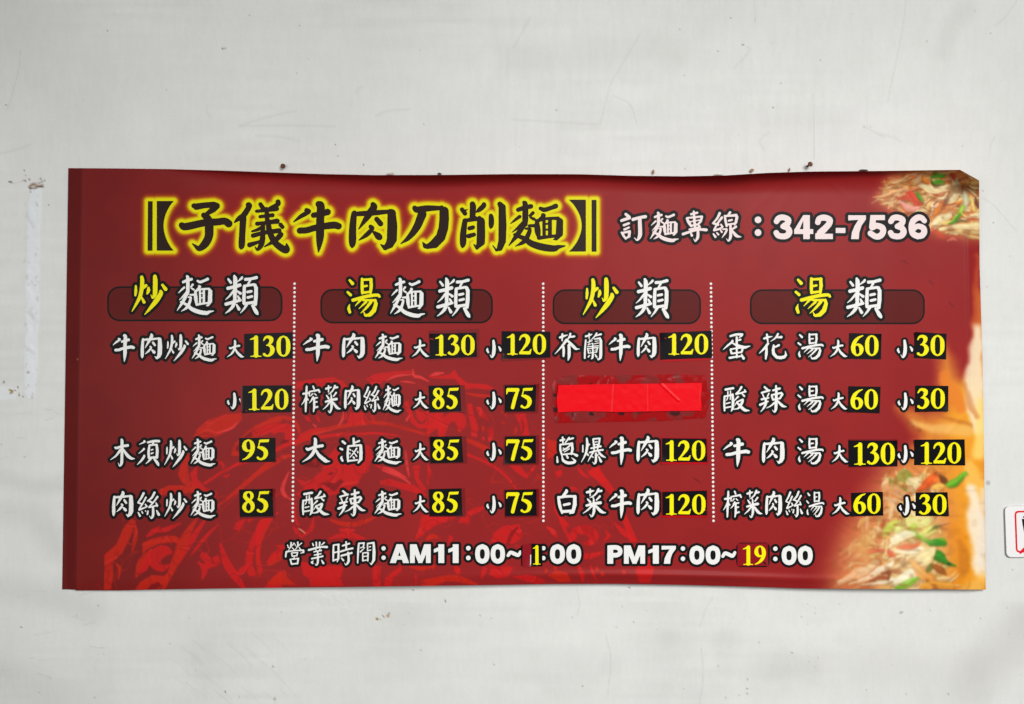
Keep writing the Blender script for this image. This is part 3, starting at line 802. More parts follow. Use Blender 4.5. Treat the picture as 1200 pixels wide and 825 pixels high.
def sans(txt, box, _bold=0):
    """Even heavy lettering fitted into box: brush paths and polygons."""
    tot = sum(SANS[c][0] for c in txt) - 4 + 2 * (len(txt) - 1)
    kx = (box[2] - box[0]) / tot
    lo, hi = (36, 70) if txt == '~' else (0, 100)
    ky = (box[3] - box[1]) / (hi - lo)
    paths, polys, adv = [], [], -2.0
    for c in txt:
        w, P, S = SANS[c]
        for q in P:
            polys.append([(box[0] + (float(t.split(',')[0]) + adv) * kx, box[1] + (float(t.split(',')[1]) - lo) * ky) for t in q.split()])
        for q in S:
            p = np.array([[float(v) for v in t.split(',')] for t in q.split()])
            p = np.stack([box[0] + (p[:, 0] + adv) * kx, box[1] + (p[:, 1] - lo) * ky, p[:, 2] * (kx + ky) / 2], -1)
            paths.append(cr_path(p, 6) if c != 'P' else cr_path(p, 3))
        adv += w + 2
    return paths, polys

# ------------------------------------------------------------------ materials
m_vinyl = attr_mat('printed_vinyl', 0.46, 0.13, [(5, (1, 0.5, 1), 0.35), (16, (1, 1, 0.4), 0.12), (1400, (1, 1, 1), 0.03)])
m_white = mat('white_ink', (236, 235, 232), 0.46, 0.16)
m_pinkwhite = mat('pinkish_white_ink', (238, 220, 219), 0.46, 0.16)
m_black = mat('black_ink', (20, 19, 20), 0.46, 0.1)
m_brown = mat('dark_brown_ink', (44, 30, 24), 0.46, 0.1)
m_yellow = mat('yellow_ink', (240, 230, 2), 0.46, 0.16)
m_plate = mat('brown_red_ink', (94, 26, 24), 0.46, 0.1)
m_sticker = mat('black_sticker_film', (12, 11, 15), 0.38, 0.11)
m_sticker_y = mat('yellow_sticker_figures', (244, 234, 2), 0.4, 0.18)
m_under = mat('dark_red_tape', (118, 16, 20), 0.35, 0.2)
m_redtape = mat('bright_red_sticker', (140, 16, 28), 0.35, 0.2)
m_bordertape = mat('bright_red_tape', (176, 8, 20), 0.3, 0.2)
m_paper = mat('red_paper', (236, 1, 20), 0.3, 0.2, (90, 0.25))

# ------------------------------------------------------------------ banner sheet: print painted point by point
bxs = np.concatenate([np.arange(0, 0.795, 0.00118), np.arange(0.795, 1.0, 0.00088), [1.0]])
bys = np.concatenate([np.arange(0, 0.045, 0.0021), np.arange(0.045, 0.225, 0.00205), np.arange(0.225, 1.0, 0.0021), [1.0]])
S_, T_ = np.meshgrid(bxs, bys)


def warp(s, t):
    py0 = 198 + t * 493
    lx = 80 - 7.2 * t
    rx = np.interp(py0, RX_Y, RX_X)
    px = lx + s * (rx - lx)
    top = np.interp(px, TOPX, TOPY)
    bot = np.interp(px, BOTX, BOTY)
    return px, top + t * (bot - top)


BX, BY = warp(S_, T_)
bp_ = Painter(BX, BY, (140, 27, 30))
x, y = bp_.X, bp_.Y
# base red, duller along the left and brighter from there rightwards
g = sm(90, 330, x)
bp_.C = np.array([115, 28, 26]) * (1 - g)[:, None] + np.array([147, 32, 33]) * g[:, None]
mott = smooth_noise(x, y, 60, 41) * .6 + smooth_noise(x, y, 22, 42) * .4 - .5
bp_.C += mott[:, None] * np.array([12, 3, 2])
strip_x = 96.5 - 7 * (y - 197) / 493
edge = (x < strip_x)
bp_.C[edge] = bp_.C[edge] * 0.86  # shade on the leaning strip past the left crease, darkened into its colour
# ---- ornament of curling relief in lighter red
RED, RED2, PNK, DRK = (204, 26, 26), (198, 36, 20), (226, 58, 56), (120, 20, 24)


def tr(ox, oy, s):
    return lambda pts: [(ox + p[0] / s, oy + p[1] / s) + ((p[2] / s,) if len(p) > 2 else ()) for p in pts]


def st(T, w, pts, col=RED, soft=1.4, op=.82, taper=True):
    n = len(pts)
    q = []
    for k, p in enumerate(pts):
        f = 1.0
        if taper and n > 2:
            f = [.35, 1.0][0 < k < n - 1]
        q.append((p[0], p[1], w * f))
    bp_.stroke(T(q), col, soft, op)


def po(T, pts, col=RED, soft=1.4, op=.82):
    bp_.poly(T(pts), col, soft, op)


A = tr(110, 450, 3.3)
po(A, [(145, 520), (112, 560), (88, 620), (40, 662), (42, 720), (38, 795), (66, 795), (76, 740), (74, 690), (112, 650), (142, 590), (162, 530)], RED2)
st(A, 8, [(160, 540), (162, 590), (148, 645)], RED2)
st(A, 6, [(82, 690), (100, 715), (94, 755)], RED2)
st(A, 10, [(205, 590), (228, 572), (255, 552)])
st(A, 9, [(232, 572), (280, 562), (335, 538)])
st(A, 10, [(190, 622), (235, 606), (318, 600), (326, 660)], RED2)
po(A, [(190, 612), (240, 604), (318, 596), (324, 612), (250, 618), (205, 640), (188, 660)], RED2)
bp_.stroke(A([(296, 650, 8), (270, 645, 22), (244, 660, 26), (236, 690, 22), (262, 712, 14), (292, 700, 5)]), RED, 1.6, .8)
st(A, 13, [(222, 640), (182, 690), (164, 745)], RED2)
po(A, [(216, 640), (190, 690), (172, 740), (205, 720), (222, 690)], RED)
po(A, [(160, 795), (180, 765), (225, 738), (270, 742), (296, 720), (285, 760), (250, 795)], RED2)
po(A, [(205, 795), (222, 775), (250, 765), (262, 780), (240, 795)], DRK)
st(A, 12, [(432, 522), (380, 600), (330, 690)])
st(A, 16, [(396, 520), (350, 600), (318, 680), (268, 795)], RED2)
st(A, 7, [(478, 545), (425, 600), (378, 660)])
st(A, 12, [(405, 690), (428, 715), (420, 752)])
st(A, 14, [(425, 665), (440, 680), (445, 700)], taper=False)
po(A, [(450, 708), (465, 690), (458, 672), (480, 660), (492, 690), (476, 705)])
st(A, 15, [(490, 620), (512, 690), (548, 745), (585, 795)])
st(A, 12, [(600, 700), (575, 720), (552, 742)])
po(A, [(650, 520), (612, 590), (590, 650), (585, 700), (600, 745), (628, 740), (612, 690), (622, 630), (660, 560), (700, 510)], RED)
st(A, 7, [(690, 520), (650, 590), (632, 660), (642, 745)], RED2)
po(A, [(655, 795), (690, 750), (726, 715), (726, 795)], RED)
po(A, [(668, 700), (700, 655), (726, 640), (726, 680), (690, 700)], RED2)
po(A, [(540, 560), (550, 535), (590, 520), (575, 550), (560, 568)])
st(A, 6, [(600, 528), (612, 515), (622, 512)], taper=False)
po(A, [(385, 205), (400, 172), (440, 140), (500, 118), (570, 112), (572, 140), (540, 168), (490, 195), (470, 205)], RED2)
st(A, 5, [(478, 188), (530, 172), (556, 148)], PNK)
po(A, [(370, 250), (340, 300), (325, 350), (340, 380), (390, 420), (420, 415), (370, 370), (362, 320), (385, 260)], RED2)
po(A, [(400, 315), (372, 345), (380, 385), (420, 420), (470, 440), (480, 420), (430, 400), (400, 365)], RED)
po(A, [(240, 415), (290, 392), (350, 392), (400, 415), (385, 420), (260, 430)], RED2)
po(A, [(530, 275), (545, 230), (600, 178), (680, 140), (726, 128), (726, 165), (660, 195), (600, 220), (565, 280)], RED2)
bp_.stroke(A([(560, 250, 12), (600, 200, 9), (660, 170, 7), (726, 152, 5)]), DRK, 2, .8)
bp_.stroke(A([(650, 190, 10), (690, 170, 16), (726, 168, 16)]), RED, 1.6, .8)
st(A, 8, [(482, 470), (560, 408), (640, 342), (726, 296)], RED2)
for p in [[(490, 298), (500, 315), (498, 325)], [(500, 355), (512, 356), (525, 350)], [(462, 300), (476, 310), (490, 302)]]:
    st(A, 6, p)
B = tr(300, 420, 5.4545)
po(B, [(255, 150), (380, 130), (500, 120), (560, 150), (600, 200), (255, 195)], RED)
po(B, [(705, 130), (760, 98), (900, 82), (1010, 78), (1010, 92), (900, 100), (830, 135), (790, 165), (740, 165)], RED)
st(B, 8, [(832, 142), (900, 112), (1005, 102)], PNK)
st(B, 9, [(1002, 72), (1012, 112), (1050, 120), (1105, 148)], PNK)
st(B, 12, [(1118, 108), (1150, 100), (1200, 92)], PNK)
st(B, 6, [(925, 148), (970, 150), (1018, 158)], PNK)
bp_.stroke(B([(-10, 440, 6), (60, 410, 10), (140, 380, 12), (215, 385, 12), (262, 425, 12), (285, 500, 4)]), RED2, 1.6, .8)
bp_.stroke(B([(-10, 478, 16), (50, 450, 18), (105, 425, 5)]), RED, 1.6, .8)
bp_.stroke(B([(118, 470, 16), (150, 445, 24), (200, 450, 34), (215, 490, 30), (190, 540, 16)]), RED, 1.6, .8)
po(B, [(150, 545), (175, 515), (215, 525), (210, 545)], DRK)
po(B, [(305, 365), (340, 375), (352, 405), (325, 400)])
st(B, 9, [(388, 360), (395, 385), (410, 408)])
po(B, [(262, 510), (290, 480), (350, 450), (440, 440), (430, 456), (360, 480), (300, 505)], RED)
st(B, 8, [(365, 420), (380, 435), (385, 432)], PNK)
# the great arc
bp_.stroke(B([(255, 545, 14), (330, 500, 14), (420, 462, 14), (560, 432, 13), (740, 412, 12), (900, 432, 12), (1100, 488, 10)]), RED2, 1.6, .8, n=8)
bp_.stroke(B([(-330, 800, 8), (-150, 690, 10), (0, 640, 12), (120, 588, 13), (260, 528, 12), (420, 500, 11), (560, 486, 10), (760, 478, 8), (900, 492, 5)]), RED, 2, .9, n=8)
bp_.stroke(B([(-20, 750, 6), (80, 670, 10), (190, 628, 12), (240, 622, 6)]), RED2, 2, .85)
po(B, [(600, 345), (578, 430), (640, 425), (722, 412), (690, 345)], RED)
st(B, 8, [(560, 345), (552, 390), (525, 435)], PNK)
st(B, 7, [(740, 340), (745, 380), (752, 415)])
st(B, 7, [(575, 345), (578, 370), (570, 395)])
po(B, [(945, 280), (975, 270), (1010, 380), (1040, 420), (1080, 415), (1095, 360), (1080, 330), (1150, 340), (1210, 420), (1210, 440), (1175, 475), (1150, 440), (1040, 450), (990, 410)], RED)
po(B, [(1020, 330), (1060, 340), (1092, 335), (1090, 380), (1060, 410), (1030, 385)], RED)
st(B, 7, [(985, 360), (965, 390), (962, 402)], PNK)
po(B, [(1150, 335), (1200, 330), (1190, 470), (1170, 472)], RED)
# face of the relief
po(B, [(205, 720), (260, 770), (330, 790), (420, 720), (440, 650), (520, 560), (640, 535), (730, 560), (735, 640), (720, 720), (680, 745), (650, 800), (560, 860), (450, 880), (330, 900), (250, 870), (310, 830)], RED, 3)
po(B, [(420, 800), (470, 790), (500, 800), (545, 770), (560, 790), (520, 830), (500, 850), (470, 830), (440, 812)], DRK, 2.5)
po(B, [(455, 740), (480, 725), (500, 732), (480, 748)], DRK)
po(B, [(320, 600), (350, 560), (420, 560), (440, 620), (400, 700), (310, 690)], DRK, 3)
st(B, 9, [(738, 585), (748, 660), (835, 722)])
st(B, 12, [(810, 695), (880, 720), (962, 765)], PNK)
st(B, 8, [(955, 590), (965, 680), (978, 755)], PNK)
po(B, [(1002, 690), (1045, 680), (1040, 764), (1090, 840), (1060, 850), (1015, 770)], RED)
st(B, 12, [(1100, 680), (1108, 730), (1098, 800)])
C_ = tr(300, 550, 5.4545)
st(C_, 12, [(208, 20), (172, 110), (180, 160), (225, 195)], PNK)
st(C_, 9, [(245, 200), (252, 320), (312, 405)], RED)
st(C_, 14, [(368, 315), (352, 380), (292, 432)], RED)
st(C_, 14, [(240, 370), (262, 400), (290, 432)], RED)
po(C_, [(150, 270), (90, 290), (20, 330), (0, 370), (0, 470), (10, 600), (28, 670), (45, 650), (25, 560), (35, 440), (75, 345)], RED)
po(C_, [(65, 735), (110, 690), (185, 640), (200, 690), (255, 740)], RED2)
po(C_, [(62, 600), (100, 540), (150, 500), (120, 488), (180, 480), (200, 510), (140, 560), (90, 600)], RED)
bp_.stroke(C_([(478, 325, 8), (540, 345, 14), (620, 352, 16), (700, 332, 13), (795, 285, 4)]), RED2, 1.6, .8)
st(C_, 20, [(535, 385), (575, 395), (628, 388)], RED)
bp_.stroke(C_([(465, 445, 6), (530, 425, 14), (600, 420, 20), (690, 445, 10)]), RED, 1.6, .8)
po(C_, [(285, 590), (430, 610), (560, 620), (552, 660), (540, 700), (560, 745), (350, 748), (340, 700), (300, 670)], RED)
po(C_, [(790, 75), (850, 60), (930, 85), (1010, 100), (1095, 165), (1060, 170), (980, 140), (880, 110), (800, 100)], RED)
bp_.stroke(C_([(810, 5, 6), (870, 25, 11), (930, 50, 9), (985, 90, 5)]), PNK, 2, .8)
po(C_, [(1060, 290), (1205, 285), (1205, 330), (1120, 345), (1070, 420), (1015, 450), (1040, 380)], RED)
st(C_, 12, [(1092, 450), (1130, 430), (1160, 425)], RED2)
po(C_, [(745, 610), (800, 620), (790, 690), (800, 748), (752, 748), (745, 690)], RED)
po(C_, [(815, 748), (830, 690), (880, 650), (935, 610), (930, 650), (880, 690), (860, 748)], RED)
st(C_, 8, [(1020, 670), (1022, 705), (1018, 738)])
st(C_, 13, [(985, 622), (1060, 635), (1130, 622)], RED2)
po(C_, [(1040, 745), (1110, 715), (1205, 698), (1205, 720), (1130, 748)], RED2)
D_ = tr(500, 420, 5.4545)
po(D_, [(15, 105), (60, 118), (150, 100), (180, 70), (200, 110), (260, 158), (380, 165), (435, 190), (400, 200), (300, 190), (240, 200), (180, 130), (90, 130), (15, 125)], RED)
st(D_, 10, [(250, 222), (340, 238), (440, 238)], RED2)
bp_.stroke(D_([(95, 478, 26), (110, 420, 30), (150, 378, 28), (205, 378, 36), (222, 420, 30), (208, 462, 8)]), RED, 1.6, .8)
po(D_, [(0, 430), (40, 420), (60, 355), (75, 380), (65, 450), (20, 480), (0, 480)], RED)
po(D_, [(258, 290), (290, 290), (300, 350), (330, 440), (320, 505), (285, 500), (285, 440), (270, 380)], RED)
po(D_, [(312, 310), (345, 310), (400, 392), (385, 398), (340, 372)], RED)
for w, p in [(9, [(358, 430), (362, 450), (360, 470)]), (8, [(480, 340), (495, 350), (512, 375)]), (10, [(482, 400), (492, 412), (500, 418)]), (8, [(572, 430), (570, 460), (562, 485)])]:
    st(D_, w, p, RED2)
bp_.stroke(D_([(405, 460, 22), (412, 490, 16), (402, 525, 8)]), RED, 1.6, .8)
st(D_, 8, [(360, 500), (362, 515), (358, 525)], RED)
po(D_, [(562, 355), (632, 350), (658, 495), (608, 495), (598, 430)], RED)
bp_.stroke(D_([(612, 400, 3), (618, 440, 6), (612, 480, 3)]), DRK, 1.6, .8)
bp_.stroke(D_([(252, 520, 10), (330, 552, 16), (400, 585, 14), (480, 600, 6)]), RED2, 1.6, .8)
bp_.stroke(D_([(255, 612, 8), (370, 660, 9), (470, 720, 9), (560, 815, 7), (570, 850, 4)]), RED, 1.6, .8)
po(D_, [(525, 680), (600, 690), (640, 740), (690, 678), (695, 700), (640, 770), (580, 735)], RED)
po(D_, [(770, 515), (830, 530), (840, 620), (770, 640), (772, 600)], RED2)
po(D_, [(815, 725), (862, 712), (865, 745), (830, 770), (822, 745)], RED)
st(D_, 11, [(965, 695), (990, 730), (1035, 765)])
po(D_, [(1030, 740), (1060, 700), (1100, 690), (1160, 790), (1110, 790)], RED)
E_ = tr(500, 550, 4.615)
po(E_, [(170, 290), (190, 250), (250, 212), (315, 195), (312, 218), (240, 250), (228, 298), (200, 288)], RED)
po(E_, [(0, 255), (175, 250), (110, 282), (60, 300), (0, 335)], RED)
po(E_, [(345, 395), (365, 340), (420, 305), (500, 297), (522, 365), (470, 402), (380, 400)], RED)
bp_.stroke(E_([(440, 400, 9), (460, 350, 10), (490, 315, 5)]), DRK, 2, .8)
st(E_, 14, [(0, 375), (30, 362), (60, 372)], RED2)
st(E_, 11, [(118, 400), (130, 375), (125, 360)], RED)
bp_.stroke(E_([(790, 365, 20), (810, 330, 20), (870, 330, 28), (905, 365, 26), (880, 400, 14), (850, 395, 5)]), RED, 1.6, .8)
po(E_, [(688, 150), (720, 120), (790, 92), (825, 110), (760, 110), (715, 160), (705, 225), (775, 305), (745, 315), (690, 225)], RED)
po(E_, [(868, 8), (920, -5), (985, 65), (1050, 165), (1090, 270), (1142, 392), (1100, 395), (1050, 260), (1010, 150), (940, 80)], RED)
st(E_, 12, [(650, 308), (680, 335), (708, 372)])
po(E_, [(1005, 280), (1050, 310), (1130, 380), (1120, 395), (1050, 350)], RED)
bp_.stroke(E_([(720, 270, 7), (770, 370, 9), (815, 450, 12), (870, 470, 16), (950, 450, 7)]), RED, 1.6, .8)
po(E_, [(960, 320), (1000, 360), (950, 400), (975, 355)], RED)
po(E_, [(340, 520), (400, 515), (470, 530), (440, 580), (380, 590), (340, 570)], RED)
st(E_, 14, [(298, 585), (312, 545), (320, 515)])
bp_.stroke(E_([(-20, 605, 8), (60, 595, 13), (160, 590, 18), (270, 622, 7)]), RED2, 1.6, .8)
po(E_, [(460, 580), (540, 570), (600, 580), (645, 605), (600, 622), (520, 600)], RED)
po(E_, [(655, 575), (700, 545), (760, 560), (780, 605), (720, 610)], RED2)
st(E_, 14, [(815, 515), (838, 560), (845, 605)])
st(E_, 9, [(885, 520), (898, 555), (915, 598)])
po(E_, [(1128, 545), (1160, 510), (1210, 480), (1230, 540), (1210, 612), (1150, 612)], RED)
for p in [(1062, 545), (945, 555), (915, 530), (640, 540), (690, 520), (170, 545), (30, 515)]:
    st(E_, 10, [p, (p[0] + 6, p[1] + 10), (p[0] + 3, p[1] + 22)], RED2)
st(E_, 16, [(150, 520), (165, 545), (172, 560)], RED)
# engraved cuts: fine curling lines that follow the round of the medallion, dark through the bright relief and pale over the ground
disc = np.hypot((x - 428) / 1.06, y - 742)
turn = np.arctan2(y - 742, x - 428)
zone = sm(318, 296, disc) * sm(96, 112, x)
bright = sm(.12, .35, (bp_.C[:, 0] - 150) / 60.0 + .1) * 1.0
n1 = smooth_noise(turn * 150 + 14 * smooth_noise(x, y, 30, 101), disc * 1.5, 24, 102)
n2 = smooth_noise(turn * 190 + 200, disc * 1.2 + 12 * smooth_noise(x, y, 26, 103), 17, 104)
cut = np.maximum(1 - np.abs(n1 - .5) / .045, 1 - np.abs(n2 - .42) / .035).clip(0, 1)
a_ = (cut * bright * zone * .34)[:, None]
bp_.C = bp_.C * (1 - a_) + np.array(DRK) * a_
rid = np.maximum(1 - np.abs(n1 - .34) / .022, 1 - np.abs(n2 - .66) / .022).clip(0, 1)
a_ = (rid * (1 - bright) * zone * .5 * sm(.35, .6, smooth_noise(x, y, 46, 105)))[:, None]
bp_.C = bp_.C * (1 - a_) + np.array(RED2) * a_
a_ = (np.clip(1 - np.abs(n1 - .56) / .02, 0, 1) * bright * zone * .4)[:, None]
bp_.C = bp_.C * (1 - a_) + np.array(PNK) * a_

# ---- noodle photograph fading in at the top right corner
CREAM, BUTTER, TAN, ORNG, TOM, LEAF, LIME, DKG, BRN = (238, 214, 160), (236, 196, 104), (214, 158, 92), (226, 122, 40), (206, 62, 40), (58, 132, 26), (150, 196, 60), (60, 66, 26), (96, 44, 26)
# (painted on turbulently shifted coordinates, so the strands get ragged photographic edges)
fp = Painter(x + 5.0 * (smooth_noise(x, y, 14, 81) - .5) + 1.2 * (smooth_noise(x, y, 5, 82) - .5), y + 5.0 * (smooth_noise(x, y, 13, 83) - .5) + 1.2 * (smooth_noise(x, y, 5, 84) - .5), (0, 0, 0))
fp.C = bp_.C
before = bp_.C.copy()
F_ = tr(980, 190, 6.667)
for k, w in ((0, 34), (1, 18)):
    fp.poly(F_([(330, 300 - 40 * k), (420, 130), (600, 60), (760, 20), (1250, 20), (1250, 610 - 20 * k), (1000, 585 - 20 * k), (800, 545), (560, 400), (400, 340)]), (204, 128, 72), w, .85)
r1 = random.Random(3)
for k in range(150):
    a = r1.uniform(330, 1130)
    lo, hi = np.interp(a, [330, 430, 600, 800, 1000, 1130], [230, 130, 80, 60, 60, 110]), np.interp(a, [330, 430, 600, 800, 1000, 1130], [290, 350, 400, 520, 575, 590])
    b = r1.uniform(lo, hi)
    ang = r1.choice([r1.uniform(-.5, .25), r1.uniform(-.5, .25), r1.uniform(-1.3, 1.3)])
    L = r1.uniform(40, 150)
    w = r1.uniform(6, 17)
    c = r1.choice([CREAM, CREAM, BUTTER, BUTTER, TAN, TAN, (222, 186, 128), ORNG, (196, 90, 56)])
    al = min(1, (a - 250) / 330)
    mid = (r1.uniform(-16, 16))
    P = lambda dx, dy, f: F_([(a - L / 2 * math.cos(ang) + dx, b - L / 2 * math.sin(ang) + dy, w * .45 * f), (a + dx - mid * math.sin(ang), b + mid * math.cos(ang) + dy, w * f), (a + L / 2 * math.cos(ang) + dx, b + L / 2 * math.sin(ang) + dy, w * .5 * f)])
    fp.stroke(P(3, 7, 1.12), r1.choice([(150, 84, 36), (170, 100, 48), (120, 62, 30)]), 2.0, .6 * al)
    fp.stroke(P(0, 0, 1), c, 1.6, r1.uniform(.6, .95) * al)
    fp.stroke(P(-1, -w * .35, .34), (250, 238, 206), 1.6, .45 * al)
for c, op, pts in [
    (TOM, .9, [(500, 290, 12), (560, 280, 34), (640, 300, 36), (610, 330, 20)]), (TOM, .85, [(590, 240, 10), (600, 270, 26), (620, 300, 20)]), ((236, 150, 140), .9, [(510, 320, 8), (560, 350, 20), (640, 370, 14)]),
    (CREAM, .95, [(660, 190, 20), (760, 210, 34), (880, 200, 26)]), (CREAM, .9, [(940, 150, 28), (935, 220, 40), (900, 300, 30)]), (CREAM, .9, [(600, 180, 10), (640, 150, 24), (655, 120, 10)]),
    (TAN, .8, [(690, 120, 18), (720, 110, 26), (760, 80, 14)]), (ORNG, .9, [(680, 130, 10), (692, 150, 18), (720, 165, 10)]), (LEAF, .95, [(755, 125, 12), (790, 105, 22), (850, 98, 8)]), (LEAF, .95, [(770, 160, 10), (810, 150, 16), (840, 150, 8)]),
    (DKG, .8, [(750, 150, 5), (780, 178, 9), (840, 172, 5)]), (TOM, .85, [(905, 90, 10), (925, 110, 18), (940, 140, 8)]), (LEAF, .8, [(630, 245, 10), (650, 270, 20), (665, 300, 8)]), (LIME, .5, [(655, 260, 4), (668, 280, 8), (665, 300, 4)]),
    ((190, 188, 150), .9, [(1000, 230, 18), (1005, 290, 30), (1000, 350, 14)]), (BUTTER, .95, [(1050, 270, 10), (1060, 310, 18), (1075, 370, 12)]), (BRN, .8, [(1090, 280, 10), (1100, 310, 18), (1108, 350, 8)]), ((110, 66, 50), .7, [(850, 340, 6), (870, 310, 16), (880, 270, 6)]),
    (CREAM, .95, [(750, 520, 14), (800, 450, 44), (880, 420, 18)]), (ORNG, .85, [(750, 400, 10), (800, 350, 22), (850, 300, 10)]), (ORNG, .8, [(930, 320, 8), (950, 330, 16), (975, 310, 8)]), (BUTTER, .9, [(840, 470, 10), (860, 462, 16), (890, 458, 8)]),
    (LIME, .95, [(895, 468, 8), (950, 420, 20), (985, 350, 12)]), (LEAF, .95, [(885, 472, 4), (930, 452, 13), (965, 410, 8)]), (DKG, .7, [(940, 462, 5), (990, 455, 8), (1030, 462, 4)]), (CREAM, .95, [(1040, 430, 12), (1090, 420, 26), (1130, 410, 20)]),
    ((232, 206, 150), .95, [(820, 510, 12), (940, 500, 22), (1130, 500, 26)]), ((206, 172, 108), .9, [(860, 540, 6), (980, 540, 14), (1130, 545, 18)]), ((228, 190, 120), .8, [(980, 560, 8), (1060, 580, 16), (1130, 590, 14)]), (TOM, .8, [(1020, 440, 5), (1060, 450, 8), (1110, 455, 5)]),
    ((240, 220, 200), .8, [(725, 400, 2), (760, 340, 4), (800, 290, 2)]), ((240, 220, 200), .8, [(745, 345, 2), (790, 340, 6), (830, 295, 3)]), (TOM, .6, [(760, 520, 20), (820, 570, 24), (860, 590, 12)]), ((214, 110, 90), .6, [(870, 620, 8), (910, 605, 16), (940, 620, 6)]),
    ((226, 170, 120), .8, [(290, 275, 3), (420, 250, 10), (560, 215, 12)]), ((220, 160, 110), .8, [(320, 285, 3), (430, 290, 10), (540, 260, 9)]), ((226, 170, 120), .7, [(400, 350, 5), (440, 330, 12), (520, 380, 10)]), (TAN, .7, [(440, 200, 3), (520, 175, 9), (590, 180, 8)])]:
    fp.stroke([(q[0] + .5, q[1] + 1.1, q[2] * 1.1) for q in F_(pts)], (122, 66, 30), 2.6, op * .38)
    fp.stroke(F_(pts), c, 2.2, op * .92)
    fp.stroke([(q[0], q[1] - q[2] * .3, q[2] * .3) for q in F_(pts)], [min(255, v * 1.22 + 14) for v in c], 1.8, op * .4)
# ---- flames and noodle photograph at the lower right
Q = tr(970, 560, 5.892)
flame = [(1100, 395), (1118, 428), (1132, 452), (1141, 430), (1146, 395), (1149, 345), (1158, 345), (1160, 700), (1030, 700), (1042, 560), (1078, 512), (1064, 492), (1054, 478), (1086, 486), (1108, 482), (1102, 450)]
fp.poly(flame, (226, 140, 48), 24, .88)
fp.poly([(1112, 450), (1160, 450), (1160, 700), (1060, 700), (1085, 560), (1110, 520)], (240, 158, 34), 26, .8)
fp.stroke([(1146, 300, 3), (1146, 350, 5), (1147, 392, 7)], (206, 96, 46), 8, .5)
fp.stroke([(1147, 385, 5), (1143, 430, 9), (1142, 470, 10), (1146, 500, 8)], (244, 224, 190), 9, .9)
fp.stroke([(1150, 470, 4), (1149, 505, 7), (1146, 530, 8)], (250, 214, 120), 10, .8)
fp.stroke([(1108, 440, 6), (1116, 460, 10), (1126, 476, 8)], (228, 122, 40), 7, .8)
fp.stroke([(1132, 452, 3), (1139, 475, 4), (1146, 490, 3)], (206, 116, 52), 5, .6)
fp.stroke([(1070, 496, 3), (1100, 503, 6), (1132, 505, 6)], (240, 186, 104), 7, .7)
fp.stroke([(1098, 485, 1.5), (1118, 494, 2.5), (1138, 500, 1.5)], (176, 92, 40), 4, .5)
fp.stroke([(1136, 545, 6), (1143, 565, 12), (1152, 580, 8)], (246, 190, 90), 9, .8)
fp.stroke([(1139, 574, 5), (1143, 605, 9), (1144, 640, 11), (1148, 668, 8)], (244, 228, 204), 9, .92)
fp.stroke([(1151, 575, 2), (1151, 620, 5), (1152, 660, 4)], (236, 222, 208), 6, .7)
fp.stroke([(1118, 620, 10), (1122, 650, 18), (1118, 680, 14)], (232, 140, 22), 12, .85)
fp.stroke([(1122, 635, 3), (1130, 655, 7), (1128, 675, 4)], (188, 108, 30), 6, .6)
fp.stroke([(1150, 675, 5), (1145, 686, 7), (1130, 690, 5)], (244, 186, 90), 8, .7)
# fading noodles
fp.poly(Q([(60, 795), (100, 640), (160, 420), (330, 200), (420, -30), (760, -30), (830, 200), (800, 500), (820, 800)]), (206, 124, 82), 44, .8)
fp.poly(Q([(20, 795), (40, 640), (110, 420), (270, 200), (380, -60), (760, -60), (830, 200), (800, 500), (820, 800)]), (210, 124, 76), 70, .6)
fp.poly(Q([(330, 795), (360, 500), (440, 250), (760, 230), (790, 480), (820, 600), (760, 795)]), (224, 190, 116), 30, .75)
r2 = random.Random(8)
for k in range(190):
    b = r2.uniform(-20, 770)
    a = r2.uniform(np.interp(b, [0, 200, 420, 640, 795], [400, 330, 170, 90, 70]), np.interp(b, [0, 300, 500, 795], [760, 800, 760, 900]))
    ang = r2.uniform(-1.0, -.1) if b > 480 else r2.uniform(-1.6, 1.3)
    L, w = r2.uniform(40, 150), r2.uniform(6, 18)
    c = r2.choice([CREAM, CREAM, (240, 226, 186), BUTTER, TAN, (228, 196, 132), (206, 196, 110), (196, 120, 70), (232, 160, 70)])
    al = min(1, max(.12, (a - 40) / 300))
    mid = r2.uniform(-16, 16)
    P = lambda dx, dy, f: Q([(a - L / 2 * math.cos(ang) + dx, b - L / 2 * math.sin(ang) + dy, w * .4 * f), (a + dx - mid * math.sin(ang), b + mid * math.cos(ang) + dy, w * f), (a + L / 2 * math.cos(ang) + dx, b + L / 2 * math.sin(ang) + dy, w * .4 * f)])
    fp.stroke(P(3, 6, 1.12), r2.choice([(164, 96, 44), (180, 116, 60), (140, 76, 36)]), 2.2, .5 * al)
    fp.stroke(P(0, 0, 1), c, 1.8, r2.uniform(.5, .9) * al)
    fp.stroke(P(-1, -w * .35, .34), (252, 242, 214), 1.6, .4 * al)
